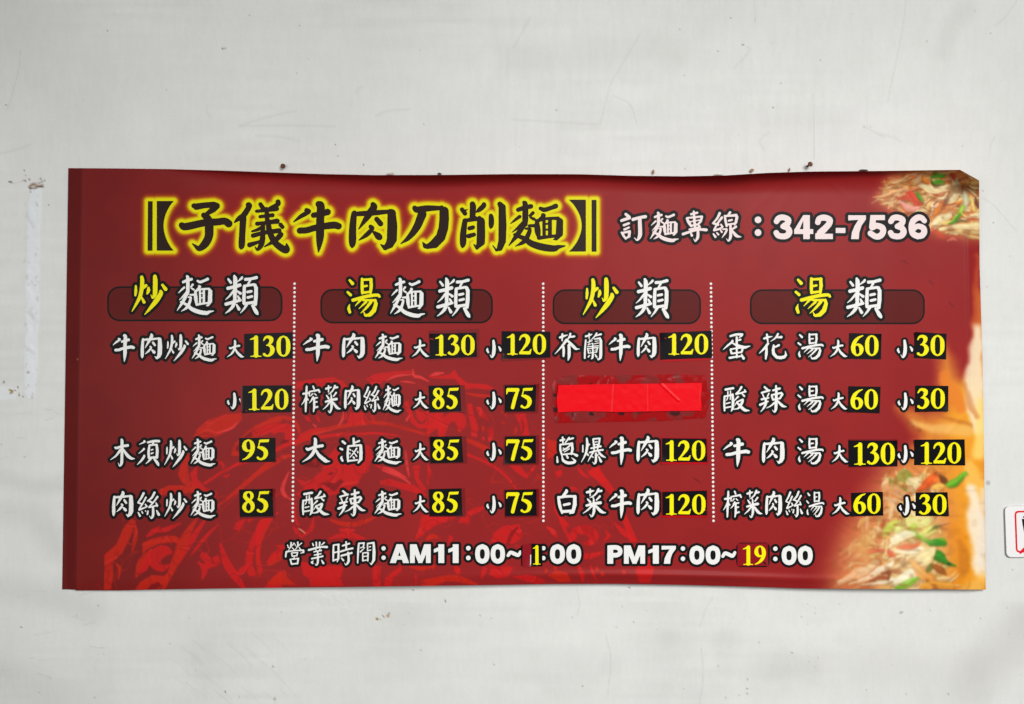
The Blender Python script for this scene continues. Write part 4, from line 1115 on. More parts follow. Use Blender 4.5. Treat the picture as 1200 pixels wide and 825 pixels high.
for c, op, pts in [
    ((108, 140, 50), .85, [(480, 10, 16), (540, -20, 40), (590, 60, 16)]), ((96, 128, 40), .8, [(430, 20, 14), (470, 50, 26), (560, 80, 12)]), ((238, 214, 160), .95, [(580, 20, 30), (610, 40, 44), (590, 75, 24)]),
    ((226, 82, 28), .95, [(640, 80, 18), (690, 30, 34), (740, -20, 24)]), ((232, 110, 40), .9, [(740, 20, 18), (770, 10, 26), (780, 50, 14)]), ((240, 180, 80), .9, [(720, 70, 14), (770, 65, 26), (800, 60, 12)]), ((84, 48, 24), .85, [(775, -20, 10), (800, 10, 24), (815, 40, 10)]),
    ((96, 176, 40), .95, [(830, 50, 14), (880, 20, 34), (960, -25, 14)]), ((60, 140, 30), .8, [(840, 70, 6), (890, 45, 14), (940, 0, 6)]), ((206, 150, 104), .8, [(400, 60, 20), (480, 80, 40), (540, 110, 20)]), ((232, 190, 150), .8, [(400, 150, 10), (440, 200, 16), (430, 290, 8)]),
    ((186, 204, 80), .9, [(390, 400, 16), (430, 350, 30), (480, 300, 16)]), ((216, 222, 130), .85, [(480, 370, 16), (540, 310, 36), (680, 300, 26)]), ((150, 190, 50), .9, [(560, 390, 12), (590, 350, 26), (600, 320, 10)]), ((206, 214, 110), .85, [(630, 390, 16), (690, 370, 36), (740, 360, 16)]),
    ((92, 168, 30), .95, [(560, 370, 12), (630, 400, 20), (700, 440, 16), (790, 440, 24)]), ((48, 130, 34), .95, [(680, 440, 8), (740, 445, 22), (800, 460, 16)]), ((36, 120, 30), .95, [(750, 510, 14), (770, 540, 28), (840, 590, 14), (880, 605, 6)]), ((70, 80, 30), .8, [(690, 380, 3), (730, 350, 9), (780, 325, 4)]),
    ((244, 232, 190), .95, [(450, 440, 20), (520, 400, 34), (600, 390, 18)]), ((244, 236, 200), .9, [(470, 500, 12), (560, 515, 22), (650, 500, 14)]), ((214, 66, 30), .95, [(480, 478, 8), (560, 482, 22), (640, 468, 6)]), ((226, 110, 70), .8, [(500, 455, 3), (550, 455, 8), (600, 465, 4)]), ((236, 210, 150), .95, [(620, 560, 24), (690, 520, 40), (735, 480, 20)]),
    ((236, 214, 150), .95, [(640, 600, 14), (700, 560, 30), (735, 500, 12)]), ((206, 66, 44), .9, [(410, 500, 10), (435, 520, 18), (460, 535, 8)]), ((200, 76, 54), .8, [(240, 520, 12), (310, 510, 22), (370, 500, 10)]), ((196, 86, 66), .5, [(100, 570, 14), (160, 560, 20), (240, 560, 8)]), ((170, 48, 34), .6, [(380, 350, 6), (395, 320, 14), (400, 290, 6)]),
    ((240, 216, 176), .9, [(80, 720, 10), (200, 660, 34), (330, 590, 22)]), ((246, 230, 196), .9, [(160, 740, 8), (290, 680, 22), (440, 580, 18)]), ((230, 180, 150), .7, [(90, 740, 10), (160, 680, 20), (210, 640, 8)]), ((246, 236, 210), .85, [(250, 745, 6), (370, 730, 12), (480, 700, 8)]),
    ((140, 62, 34), .9, [(290, 715, 10), (360, 695, 16), (410, 700, 8)]), ((130, 54, 34), .9, [(370, 670, 8), (430, 650, 18), (420, 700, 12)]), ((150, 76, 40), .85, [(450, 640, 10), (490, 640, 20), (520, 660, 8)]), ((120, 90, 40), .8, [(520, 605, 6), (540, 598, 12), (560, 600, 5)]),
    ((244, 236, 200), .95, [(480, 720, 20), (560, 680, 40), (610, 640, 16)]), ((92, 176, 20), .98, [(480, 762, 10), (540, 730, 22), (615, 685, 12)]), ((150, 206, 70), .6, [(500, 745, 3), (550, 715, 8), (600, 688, 4)]), ((228, 142, 60), .9, [(560, 580, 12), (640, 650, 30), (720, 690, 30)]),
    ((232, 150, 50), .9, [(640, 740, 20), (740, 740, 36), (860, 750, 24)]), ((140, 70, 26), .85, [(720, 600, 12), (780, 630, 26), (820, 660, 10)]), ((80, 96, 26), .85, [(680, 640, 8), (710, 615, 16), (730, 590, 6)]), ((238, 196, 130), .85, [(760, 690, 10), (810, 700, 22), (850, 690, 8)]), ((60, 40, 20), .9, [(838, 590, 4), (846, 592, 7), (850, 594, 4)]),
    ((190, 110, 40), .5, [(960, 745, 2), (975, 740, 4), (980, 715, 2)])]:
    fp.stroke([(q[0] + .5, q[1] + 1.2, q[2] * 1.1) for q in Q(pts)], (128, 76, 34), 2.8, op * .34)
    fp.stroke(Q(pts), c, 2.4, op * .9)
    fp.stroke([(q[0], q[1] - q[2] * .3, q[2] * .3) for q in Q(pts)], [min(255, v * 1.2 + 14) for v in c], 2.0, op * .4)
# uneven light and dark streaks of the photographed food
food = np.clip(np.abs(bp_.C - before).sum(1) / 120.0, 0, 1)
strands = food * (1 - .8 * sm(1096, 1118, x) * (y > 300)) * (1 - .85 * (y > 300) * (y < 540) * (x > 1085))
streak = .6 * smooth_noise(x * .5 + y * .35, (y - x * .7) * 1.5, 7, 91) + .4 * smooth_noise(x * .6 - y * .3, (y + x * .5) * 1.2, 4.6, 92) - .5
bp_.C *= (1 + strands * streak * .22)[:, None]
dk = sm(.7, .86, smooth_noise(x * .7, y * 1.3, 6.5, 93)) * strands
bp_.C = bp_.C * (1 - dk * .4)[:, None] + np.array([128, 58, 24]) * (dk * .4)[:, None]
# the enlarged print is out of focus: average neighbouring points where the food is
img = bp_.C.reshape(BX.shape + (3,))
wgt = (food.reshape(BX.shape) > .02)[..., None] * np.where(BY > 330, .9, .3)[..., None]
for _ in range(2):
    pad = np.pad(img, ((1, 1), (1, 1), (0, 0)), mode='edge')
    blur = (pad[1:-1, :-2] + pad[1:-1, 2:] + pad[:-2, 1:-1] + pad[2:, 1:-1] + 2 * img) / 6
    img = img * (1 - wgt) + blur * wgt
bp_.C = img.reshape(-1, 3)
bp_.C += food[:, None] * np.array([2, 3, 2])
# warm bloom of the picture spreading into the red
bp_.stroke([(1052, 560, 10), (1022, 600, 16), (1004, 645, 20), (1000, 690, 20)], (222, 138, 74), 46, .42)
bp_.stroke([(1020, 625, 6), (1012, 640, 9), (1016, 655, 6)], (226, 190, 110), 18, .45)
bp_.stroke([(1050, 640, 10), (1070, 655, 16), (1060, 675, 12)], (250, 232, 190), 26, .35)
bp_.stroke([(1085, 590, 8), (1075, 612, 12), (1085, 630, 8)], (236, 222, 140), 20, .35)
# scuffs on the red ground
for a, b, c, d in [(1057, 305, 1064, 309), (1088, 328, 1094, 334), (1112, 354, 1118, 360), (355, 619, 350, 616), (746, 345, 748, 349), (812, 560, 822, 566)]:
    bp_.stroke([(a, b, .5), ((a + c) / 2, (b + d) / 2, .9), (c, d, .4)], (112, 24, 30), 1.6, .8)
bp_.stroke([(350, 619.5, .5), (354, 622, .6), (357.5, 625, .5)], (214, 160, 130), 1.3, .9)
bp_.dot(91, 421, .8, (190, 110, 70), 1.4, .9)

# ---- glow printed round the title
TITLE = '子儀牛肉刀削麵'
title_paths = []
for ch in TITLE:
    title_paths += glyph_paths(ch, None, 1.06)
arc = [(203.7 - 12.0 * math.cos((k / 16 - .5) * math.pi) ** 0.8, 235.5 + 58.2 * k / 16) for k in range(17)]
LB = [(183.7, 235.5), (203.7, 235.5)] + arc[1:-1] + [(203.7, 293.7), (183.7, 293.7)]
LBAR = [(173.3, 235.8), (178.9, 235.8), (178.7, 293.8), (172.9, 293.8)]
arc = [(666.5 + 15.2 * math.cos((k / 16 - .5) * math.pi) ** 0.8, 234 + 60.8 * k / 16) for k in range(17)]
RB = [(686.6, 234), (666.5, 234)] + arc[1:-1] + [(666.5, 294.8), (686.6, 294.8)]
RBAR = [(693.3, 234.2), (699, 234.2), (699, 294.9), (693.3, 294.9)]
BRK = [LB, LBAR, RB, RBAR]
i = bp_.near(155, 215, 720, 312)
f = np.full(len(i), 1e9)
for p in title_paths:
    m = p[:, 2].max() + 14
    j = np.nonzero((x[i] > p[:, 0].min() - m) & (x[i] < p[:, 0].max() + m) & (y[i] > p[:, 1].min() - m) & (y[i] < p[:, 1].max() + m))[0]
    f[j] = stroke_field(f[j], x[i][j], y[i][j], p)
for q in BRK:
    f = np.minimum(f, poly_sdf(x[i], y[i], q))
a1 = 1 - sm(2.4, 10.6, f)
a2 = 1 - sm(2.2, 7.2, f)
colr = np.array([186, 88, 6]) * (1 - a2)[:, None] + np.array([228, 220, 0]) * a2[:, None]
bp_.C[i] = bp_.C[i] * (1 - a1)[:, None] + colr * a1[:, None]

ny, nx = BX.shape
ids = np.arange(ny * nx).reshape(ny, nx)
quads = np.stack([ids[:-1, :-1], ids[1:, :-1], ids[1:, 1:], ids[:-1, 1:]], -1).reshape(-1, 4)
front = W3(bp_.X, bp_.Y, banner_depth(bp_.X, bp_.Y))
# a thin turned edge all round gives the vinyl its thickness
ring = np.concatenate([ids[0, :], ids[1:, -1], ids[-1, -2::-1], ids[-2:0:-1, 0]])
back = W3(bp_.X[ring], bp_.Y[ring], np.maximum(banner_depth(bp_.X[ring], bp_.Y[ring]) - 0.0014, 0.0012))
nb = ny * nx
rk = np.arange(len(ring))
skirt = np.stack([ring[rk], ring[(rk + 1) % len(ring)], nb + (rk + 1) % len(ring), nb + rk], -1)
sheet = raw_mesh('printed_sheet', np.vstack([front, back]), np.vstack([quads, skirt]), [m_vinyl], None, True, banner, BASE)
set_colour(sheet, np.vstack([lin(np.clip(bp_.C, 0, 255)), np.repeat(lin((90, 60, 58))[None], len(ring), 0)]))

# ------------------------------------------------------------------ lettering
print('lettering')
INK, INK2 = 0.00035, 0.00055


def lettering(name, items, white, outline, weight=1.0, under=m_black, h=0.42, parent=banner, sansw=(), dots=()):
    """items: (character, box) brush glyphs; white fill over a dark outline, one mesh."""
    paths = []
    for ch, box in items:
        paths += glyph_paths(ch, box, weight)
    for (a, b, r) in dots:
        paths.append(np.array([[a, b, r], [a + .01, b, r]]))
    layers, polys = [], []
    for txt, box, bold in sansw:
        p, q = sans(txt, box, bold)
        paths += p
        polys += q
    layers.append((*fill(paths, outline, h, polys), under, INK))
    layers.append((*fill(paths, 0, h * .85, polys), white, INK2))
    return sheet_mesh(name, layers, parent)


v, t = fill(title_paths, 0, 0.45, BRK)
o = sheet_mesh('title_lettering', [(v, t, m_brown, INK)])
o['label'] = 'dark brown brush title in square brackets with a yellow glow'
o = lettering('phone_lettering', [('訂', None), ('麵', (762, 247.7, 795.2, 284)), ('專', None), ('線', None)], m_pinkwhite, 3.6, 1.0,
              sansw=[('342-7536', (906.7, 251.7, 1086.7, 280.2), 0.028)], dots=[(888.3, 257.6, 3.9), (888.3, 272.6, 3.9)])
o['label'] = 'pinkish white telephone line lettering with dark outline'

# headings: rounded plate behind brush characters, first one yellow


def rounded(x0, y0, x1, y1, r, n=8):
    pts = []
    for cx, cy, a0 in ((x1 - r, y0 + r, -90), (x1 - r, y1 - r, 0), (x0 + r, y1 - r, 90), (x0 + r, y0 + r, 180)):
        for k in range(n + 1):
            a = math.radians(a0 + 90 * k / n)
            pts.append((cx + r * math.cos(a), cy + r * math.sin(a)))
    return pts


HEADS = [((125.6, 335.5, 331, 376.5), [('炒', None)], [('麵', (207.5, 321.7, 250.6, 369.7)), ('類', None)], 'stir fried noodle heading on a rounded dark plate'),
         ((375.4, 338.5, 577.5, 379), [('湯', None)], [('麵', (457.4, 324.7, 498, 373)), ('類', (511, 325, 552, 372.3))], 'soup noodle heading on a rounded dark plate'),
         ((647.6, 339, 821.5, 380), [('炒', (682.8, 325, 725, 372.7))], [('類', (743.7, 325.6, 785, 373.3))], 'stir fry heading on a rounded dark plate'),
         ((878.8, 339, 1083.8, 380), [('湯', (930.8, 325, 974, 371.8))], [('類', (991.3, 325, 1034.8, 373))], 'soup heading on a rounded dark plate')]
for box, yel, whi, lab in HEADS:
    rr = rounded(*box, 14.5)
    inner = rounded(box[0] + 2, box[1] + 2, box[2] - 2, box[3] - 2, 12.7)
    v1, t1 = fill([], 0, 0.6, [rr])
    v2, t2 = fill([], 0, 0.6, [inner])
    plate = sheet_mesh('heading_plate', [(v1, t1, m_black, 0.0002), (v2, t2, m_plate, 0.00028)])
    plate['label'] = lab
    py_, pw_ = [], []
    for ch, b in yel:
        py_ += glyph_paths(ch, b)
    for ch, b in whi:
        pw_ += glyph_paths(ch, b, 0.86 if ch == '麵' else 1.0)
    sheet_mesh('heading_lettering', [(*fill(py_ + pw_, 3.4), m_black, INK), (*fill(py_), m_yellow, INK2), (*fill(pw_), m_white, INK2)], plate)

# dish names
WT = 0.92


def bx(x0, x1, y0, y1):
    return (x0, y0, x1, y1)


MIAN1 = lambda y0: ('麵', bx(224, 253, y0, y0 + 32))
DISHES = [
    [('牛', bx(132, 158, 391, 424.3)), ('肉', bx(165, 190, 390.5, 421.5)), ('炒', bx(193.3, 221.5, 391.5, 423.3)), ('麵', bx(225, 253.7, 391.5, 424))],
    [('木', None), ('須', None), ('炒', bx(192.4, 219.7, 515, 547.6)), ('麵', bx(223.6, 252.4, 513.6, 547))],
    [('肉', bx(131.5, 156.3, 575, 606.5)), ('絲', None), ('炒', bx(192.4, 219.7, 576.7, 608)), ('麵', bx(223.6, 252.4, 575, 607.6))],
    [('牛', bx(355, 386.5, 390.7, 423.5)), ('肉', bx(400.7, 427.8, 390, 420.6)), ('麵', bx(439.5, 471.7, 390.7, 423.3))],
    [('榨', None), ('菜', None), ('肉', bx(403.4, 422.2, 451, 481)), ('絲', bx(425.9, 446, 452, 483)), ('麵', bx(448.8, 470.2, 451.3, 484.2))],
    [('大', None), ('滷', None), ('麵', bx(439, 470.5, 513.8, 544.3))],
    [('酸', None), ('辣', None), ('麵', bx(439, 470.5, 574.7, 605.5))],
    [('芥', None), ('蘭', None), ('牛', bx(713.4, 738.8, 390.5, 423)), ('肉', bx(746.4, 769.3, 389.8, 420))],
    [('蔥', None), ('爆', None), ('牛', bx(713.8, 740.5, 511, 545)), ('肉', bx(746, 772.5, 510.5, 542.5))],
    [('白', None), ('菜', bx(683, 710.3, 572.3, 606)), ('牛', bx(713.8, 740.5, 573, 607.5)), ('肉', bx(746, 772.5, 572, 604.5))],
    [('蛋', None), ('花', None), ('湯', bx(934, 965.5, 390.5, 421.5))],
    [('酸', bx(847.5, 878.5, 452, 482.5)), ('辣', bx(889.5, 921.5, 451, 483.5)), ('湯', bx(934, 965.5, 451.5, 483.5))],
    [('牛', bx(847.5, 879, 513, 547)), ('肉', bx(893, 919.5, 512.5, 544)), ('湯', bx(934, 965.5, 513, 544.5))],
    [('榨', bx(847.5, 869.5, 575, 606.5)), ('菜', bx(872, 893.5, 574, 607)), ('肉', bx(897, 916.3, 575, 605)), ('絲', bx(920.3, 941.3, 575, 606)), ('湯', bx(944.5, 966, 576, 606.5))],
]
for d in DISHES:
    lettering('dish_name', d, m_white, 3.3, WT)
for q, (x0, y0, x1, y1) in [
    ('大', (265.8, 398.3, 286.2, 419)), ('小', (265.5, 460, 284, 479.5)), ('大', (482.6, 397.7, 503, 418.3)), ('小', (569.4, 398, 587.6, 419.4)), ('大', (483.8, 459, 502.3, 478.8)), ('小', (569.5, 459, 587.7, 479.5)),
    ('大', (483.8, 519, 502.3, 539.7)), ('小', (569.5, 518.7, 587.7, 540)), ('大', (483.8, 580.3, 502.3, 600.6)), ('小', (569.5, 581, 587.7, 601.5)), ('大', (972.7, 398, 993, 418.5)), ('小', (1050.6, 398, 1070, 419.5)),
    ('大', (973.6, 459.5, 993, 480)), ('小', (1051.5, 460, 1070.5, 480.5)), ('大', (974.6, 521.5, 994, 542)), ('小', (1051.5, 521.5, 1070.5, 542.5)), ('大', (975, 582.5, 995.5, 603)), ('小', (1053, 582, 1073, 604))]:
    lettering('size_mark', [(q, (x0, y0, x1, y1))], m_white, 2.8, 0.95)

# dotted dividers
for xa, xb, y0, y1 in [(345.2, 343.0, 332.5, 614), (636.6, 636.8, 332.5, 613), (833.2, 836.2, 332.5, 613)]:
    V, T = [], []
    for k in range(int((y1 - y0) / 5.05) + 1):
        yy = y0 + k * 5.05
        xx = xa + (xb - xa) * (yy - y0) / (y1 - y0)
        b0 = len(V)
        for j in range(8):
            a = math.pi / 4 * (j + .5)
            V.append((xx + 1.55 * math.cos(a), yy + 1.55 * math.sin(a)))
        T += [(b0, b0 + j, b0 + j + 1) for j in range(1, 7)]
    sheet_mesh('dotted_divider', [(np.array(V), np.array(T), m_white, INK)])

# opening hours
o = lettering('opening_hours_lettering', [('營', None), ('業', None), ('時', None), ('間', None)], m_white, 3.0, 0.95,
              sansw=[('AM11', (457.3, 637.8, 538.5, 659.8), 0.028), ('00', (556.9, 637.8, 591.7, 660.4), 0.03), ('~', (594.2, 645.6, 611.2, 652.6), 0.035), ('00', (644.6, 637.8, 681, 660.6), 0.03)],
              dots=[(449.5, 642.6, 2.5), (449.5, 653.6, 2.5), (548.8, 642.4, 2.7), (548.8, 653.8, 2.7), (636.8, 642.4, 2.5), (636.8, 654, 2.5)])
o['label'] = 'opening hours heading and morning hours in white lettering'
o = lettering('opening_hours_lettering', [], m_white, 3.0, 0.95,
              sansw=[('PM17', (711.3, 639.2, 792, 660.6), 0.028), ('00', (808, 639.4, 844.2, 661.4), 0.03), ('~', (845.8, 646.4, 862.4, 653.6), 0.035), ('00', (916, 639.8, 952.4, 662), 0.03)],
              dots=[(800.3, 642.8, 2.6), (800.3, 654.8, 2.6), (908.6, 643, 2.6), (908.6, 655, 2.6)])
o['label'] = 'evening hours in white lettering'


# ------------------------------------------------------------------ price stickers
def on_sticker(lift_corner, box):
    def f(xy, off):
        xy = np.asarray(xy, float)
        cx, cy = lift_corner
        d = np.hypot(xy[:, 0] - cx, xy[:, 1] - cy)
        return W3(xy[:, 0], xy[:, 1], banner_depth(xy[:, 0], xy[:, 1]) + off + 0.0032 * np.clip(1 - d / 11.0, 0, 1) ** 2)
    return f


def quad_grid(q, n=10, m=6):
    q = np.asarray(q, float)
    s, t = np.meshgrid(np.linspace(0, 1, n), np.linspace(0, 1, m))
    s, t = s.ravel()[:, None], t.ravel()[:, None]
    V = (q[0] * (1 - s) + q[1] * s) * (1 - t) + (q[3] * (1 - s) + q[2] * s) * t
    ids = np.arange(n * m).reshape(m, n)
    a, b, c, d = ids[:-1, :-1].ravel(), ids[:-1, 1:].ravel(), ids[1:, 1:].ravel(), ids[1:, :-1].ravel()
    return V, np.vstack([np.stack([a, b, c], -1), np.stack([a, c, d], -1)])


STK = [  # text, corners tl tr br bl, figures box, old tape margin (l,t,r,b) or None, column wording
    ('130', [(286.3, 391.2), (343.2, 389.3), (343.2, 420.2), (286, 420.8)], (290.8, 393.2, 340.4, 418.2), None),
    ('120', [(284.2, 452), (341.8, 451.4), (341.6, 483), (284, 484)], (289.2, 455.4, 338, 480.4), (3, 0, 0, -2)),
    ('95', [(280, 513.2), (322.8, 513), (323, 541), (280.4, 542)], (283, 514.8, 316, 539.4), None),
    ('85', [(280.2, 573.6), (319.4, 572.8), (320.4, 605.2), (281, 605.8)], (283.4, 575.4, 316, 601), (0, 0, 2.5, 2)),
    ('130', [(503.2, 391), (558.2, 389.8), (559, 418.2), (503.4, 421)], (508, 392.2, 556.4, 416.5), (0, 3.6, 3.4, 1.5)),
    ('120', [(587.8, 388), (645, 388.6), (645, 419), (587.8, 420.6)], (592, 391.2, 640, 415.6), (-2, 0, -6, 2.4)),
    ('85', [(502.2, 452), (539, 451.4), (540.6, 482), (503, 483)], (506, 454.3, 538, 479.6), (0, 0, 5.5, 1)),
    ('75', [(591.4, 451.6), (628.4, 451.2), (627.2, 482), (591.4, 482.6)], (593, 454.4, 625, 479), (1.6, 1.2, 3.6, 2)),
    ('85', [(504, 511.8), (541, 511.2), (543, 542), (504.2, 543)], (506.4, 515, 538.6, 539.6), (1, 0, 5, 1)),
    ('75', [(592, 511.8), (628, 511), (628, 543), (591, 543.4)], (593, 514.6, 625.4, 539.6), (1.6, 1, 3.8, 1.4)),
    ('85', [(502.6, 573.2), (540.6, 572.2), (542, 604.4), (503.4, 604.8)], (506, 576, 538, 601), (0.8, 0, 4, 1)),
    ('75', [(591.4, 574.4), (628.6, 573.6), (629, 604.2), (592, 605)], (593, 576.6, 625, 601.2), (1.2, 0.8, 3, 1.6)),
    ('120', [(773.4, 390), (834, 387.4), (834.6, 419.4), (773.8, 421.6)], (781, 391, 830, 415.6), (-4, -4, -5, 2.4)),
    ('120', [(775.8, 513.4), (828, 514), (829, 541.6), (775.4, 541.4)], (778.2, 516, 826.6, 540), (1, 0.6, 1.6, 2.6)),
    ('120', [(776, 576.4), (828.4, 574.8), (828.8, 604), (776.2, 604)], (778.2, 579, 827, 603), (1, 0.4, 0.6, 2.6)),
    ('60', [(995.2, 390.2), (1033, 391.2), (1032.4, 421.2), (994.2, 420.4)], (996.8, 392.6, 1029.6, 417.4), None),
    ('30', [(1072, 389), (1109.2, 391), (1108.8, 421.2), (1071, 419.4)], (1073.8, 392.4, 1107, 417.4), None),
    ('60', [(994.2, 452.6), (1032, 453.2), (1030.8, 484.4), (993.8, 483)], (996.2, 455.8, 1028.8, 480), None),
    ('30', [(1072.8, 451.8), (1111.4, 452.2), (1111.2, 482.2), (1072.2, 482.8)], (1074.2, 454.8, 1107.4, 479.4), None),
    ('130', [(994.2, 516), (1051.6, 516.4), (1051.8, 546.2), (994.6, 547.2)], (998.6, 518.6, 1048.8, 544.6), (0, 1.4, 0, 0.6)),
    ('120', [(1071.4, 515.2), (1130.4, 514.8), (1131.2, 545.4), (1071.4, 545)], (1077, 518, 1126.4, 543.6), None),
    ('60', [(997.4, 577.6), (1034.6, 576.2), (1035.2, 604.2), (998, 605.2)], (999.6, 578, 1032, 602.4), None),
    ('30', [(1073.2, 577), (1110.4, 576.8), (1112.2, 605), (1073, 604.6)], (1076.4, 579, 1109.4, 603.2), None),
]
for k, (txt, q, nb_, tape) in enumerate(STK):
    corner = q[(k * 7) % 4]
    surf = on_sticker(corner, q)
    # pale cut edge, then the black film a hair inside it
    V, T = quad_grid(q)
    jig = np.array([random.uniform(-.35, .35) for _ in range(2)])
    qi = np.asarray(q, float)
    qi = qi + (qi.mean(0) - qi) * 0.008
    V2, T2 = quad_grid(qi)
    layers = []
    if tape:
        l, tp, r, b = tape
        tq = [(q[0][0] - l, q[0][1] - tp), (q[1][0] + r, q[1][1] - tp - (.8 if tp > 2 else 0)), (q[2][0] + r * .9, q[2][1] + b), (q[3][0] - l * .6, q[3][1] + b)]
        vt, tt = quad_grid(tq)
        layers.append((vt, tt, m_bordertape if k in (12, 13, 14) else m_under, 0.00065))
    layers += [(V, T, m_sticker, 0.0009)]
    s = sheet_mesh('price_sticker', layers, banner, surf)
    s['label'] = 'black price sticker reading ' + txt
    sheet_mesh('price_figures', [(*fill(number_paths(txt, nb_), 0, 0.36), m_sticker_y, 0.00115)], s, surf)
# two small red stickers over the printed hours
for txt, q, nb_, bg in [('1', [(612.4, 638), (622.6, 637.6), (622.2, 664.4), (612, 664)], (623.0, 638.6, 633.4, 661.6), m_redtape), ('19', [(864.4, 637), (899.6, 636.6), (900.2, 663), (864, 663.4)], (868.8, 639.2, 898, 662), m_redtape)]:
    surf = on_sticker(q[2], q)
    lay = [(*quad_grid(q), bg, 0.0009)]
    if txt == '1':
        lay.append((*quad_grid([(620.8, 637), (635.4, 637.4), (635.6, 663.6), (620.6, 664)], 5, 5), m_sticker, 0.0008))
        lay.append((*quad_grid([(610.4, 640), (613.2, 638.6), (613, 664), (610.8, 662.6)], 3, 5), m_sticker, 0.0007))
        lay.append((*quad_grid([(621.4, 650), (622.4, 650), (622.3, 663), (621.3, 663)], 2, 4), m_white, 0.0010))
    else:
        lay.append((*fill([], 0, .5, [rounded(862.8, 635.8, 902.2, 664.6, 6)]), m_black, 0.0007))
    s = sheet_mesh('hours_sticker', lay, banner, surf)
    s['label'] = 'small red sticker changing the closing hour to ' + txt
    sheet_mesh('hours_figures', [(*fill(number_paths(txt, nb_), 0, 0.3), m_sticker_y, 0.00115)], s, surf)

# ------------------------------------------------------------------ crossed out dish: red paper under crinkled clear tape
tape_m = bpy.data.materials.new('crinkled_clear_tape')
tape_m.use_nodes = True
nt = tape_m.node_tree
b = nt.nodes['Principled BSDF']
a = nt.nodes.new('ShaderNodeAttribute')
a.attribute_name = 'print_colour'
nt.links.new(a.outputs['Color'], b.inputs['Base Color'])
b.inputs['Roughness'].default_value = 0.18
b.inputs['Specular IOR Level'].default_value = 0.24


def tape_depth(px, py):
    n1 = np.abs(smooth_noise(px + py * .25 + 5 * smooth_noise(px, py, 11, 53), py * .6, 10, 51) - .5)
    n2 = np.abs(smooth_noise(px - py * .5, py * .8, 4.2, 52) - .5)
    edge = np.minimum.reduce([px - 646, 832 - px, py - 438, 497 - py])
    return 0.0008 + (0.0026 * n1 + 0.0005 * n2) * np.clip(edge / 5, 0.1, 1)


sx_, sy_ = np.meshgrid(np.linspace(0, 1, 190), np.linspace(0, 1, 64))


def tape_edge(s, t):
    lx = np.interp(t, [0, .12, .2, .45, .6, .8, 1], [652, 648, 646.6, 647.5, 646.4, 650, 650.5])
    rx = np.interp(t, [0, .3, .38, .65, .8, 1], [827.5, 828.6, 832.6, 831.6, 829, 826.6])
    ty = np.interp(s, [0, .1, .3, .6, .8, 1], [442, 439.6, 440, 439.4, 438.4, 439.6])
    by = np.interp(s, [0, .15, .4, .7, 1], [495.8, 495, 494.4, 493.2, 489.6])
    return lx + s * (rx - lx), ty + t * (by - ty)


tx, ty = tape_edge(sx_, sy_)
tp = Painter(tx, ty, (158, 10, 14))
xx, yy = tp.X, tp.Y
band = np.abs(yy - 466) > 17
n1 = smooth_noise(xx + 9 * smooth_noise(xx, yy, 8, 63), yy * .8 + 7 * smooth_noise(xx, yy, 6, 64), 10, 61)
sheen = sm(.54, .62, n1) * (.7 + .3 * smooth_noise(xx, yy, 6, 65))
tp.C = tp.C * (1 - sheen * .75)[:, None] + np.array([158, 74, 70]) * (sheen * .55)[:, None]  # pinkish reflections off the crinkles, painted into the tape's colour
drk = .7 * sm(.8, .88, smooth_noise(xx, yy, 11, 62)) * np.exp(-((np.abs(yy - 466) - 19) / 3.0) ** 2)
tp.C = tp.C * (1 - drk)[:, None] + np.array([30, 24, 26]) * drk[:, None]
for a_, b_, r_ in [(650, 480, 3.0), (650, 463, 2.0), (692, 485, 1.6), (727, 484, 2.4)]:
    tp.stroke([(a_, b_, r_), (a_ + 3, b_ + 1, r_ * .7)], (34, 28, 30), 1.6, .85, smooth=False)
ny, nx = tx.shape
ids = np.arange(ny * nx).reshape(ny, nx)
quads = np.stack([ids[:-1, :-1], ids[1:, :-1], ids[1:, 1:], ids[:-1, 1:]], -1).reshape(-1, 4)
dp = banner_depth(xx, yy) + tape_depth(xx, yy)
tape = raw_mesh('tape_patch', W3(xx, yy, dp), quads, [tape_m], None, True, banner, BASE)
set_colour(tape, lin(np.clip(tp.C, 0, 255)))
tape['label'] = 'crinkled clear tape over a bright red paper strip hiding one dish'
n_, m_n = 150, 34
s2, t2 = np.meshgrid(np.linspace(0, 1, n_), np.linspace(0, 1, m_n))
px_ = 653.4 + s2 * (822.4 - 653.4) - t2 * .6 + .5 * np.sin(t2 * 9) * (s2 > .98) + .8 * np.sin(t2 * 7 + 1) * (s2 < .02)
top_ = np.interp(s2, [0, .25, .6, 1], [451.6, 450.4, 449.8, 448.6])
bot_ = np.interp(s2, [0, .15, .45, .8, 1], [483.4, 481.8, 482.8, 481.6, 481.4])
py_ = top_ + t2 * (bot_ - top_)
pd = 0.0046 + 0.0007 * np.sin(px_ / 23) + 0.0004 * (smooth_noise(px_, py_, 6, 71) - .5)
for cx, k in ((719, -.06), (760, .02), (821, -.05)):
    pd = pd + 0.0017 * np.exp(-((px_ - cx - (py_ - 465) * k) / 1.0) ** 2)
pd = pd + 0.0019 * np.exp(-((px_ - 784 - (py_ - 459) * 1.05) / 1.1) ** 2) * (py_ < 470)
xx, yy = px_.ravel(), py_.ravel()
ids = np.arange(m_n * n_).reshape(m_n, n_)
quads = np.stack([ids[:-1, :-1], ids[1:, :-1], ids[1:, 1:], ids[:-1, 1:]], -1).reshape(-1, 4)
raw_mesh('red_paper_strip', W3(xx, yy, banner_depth(xx, yy) + pd.ravel()), quads, [m_paper], None, True, tape, BASE)

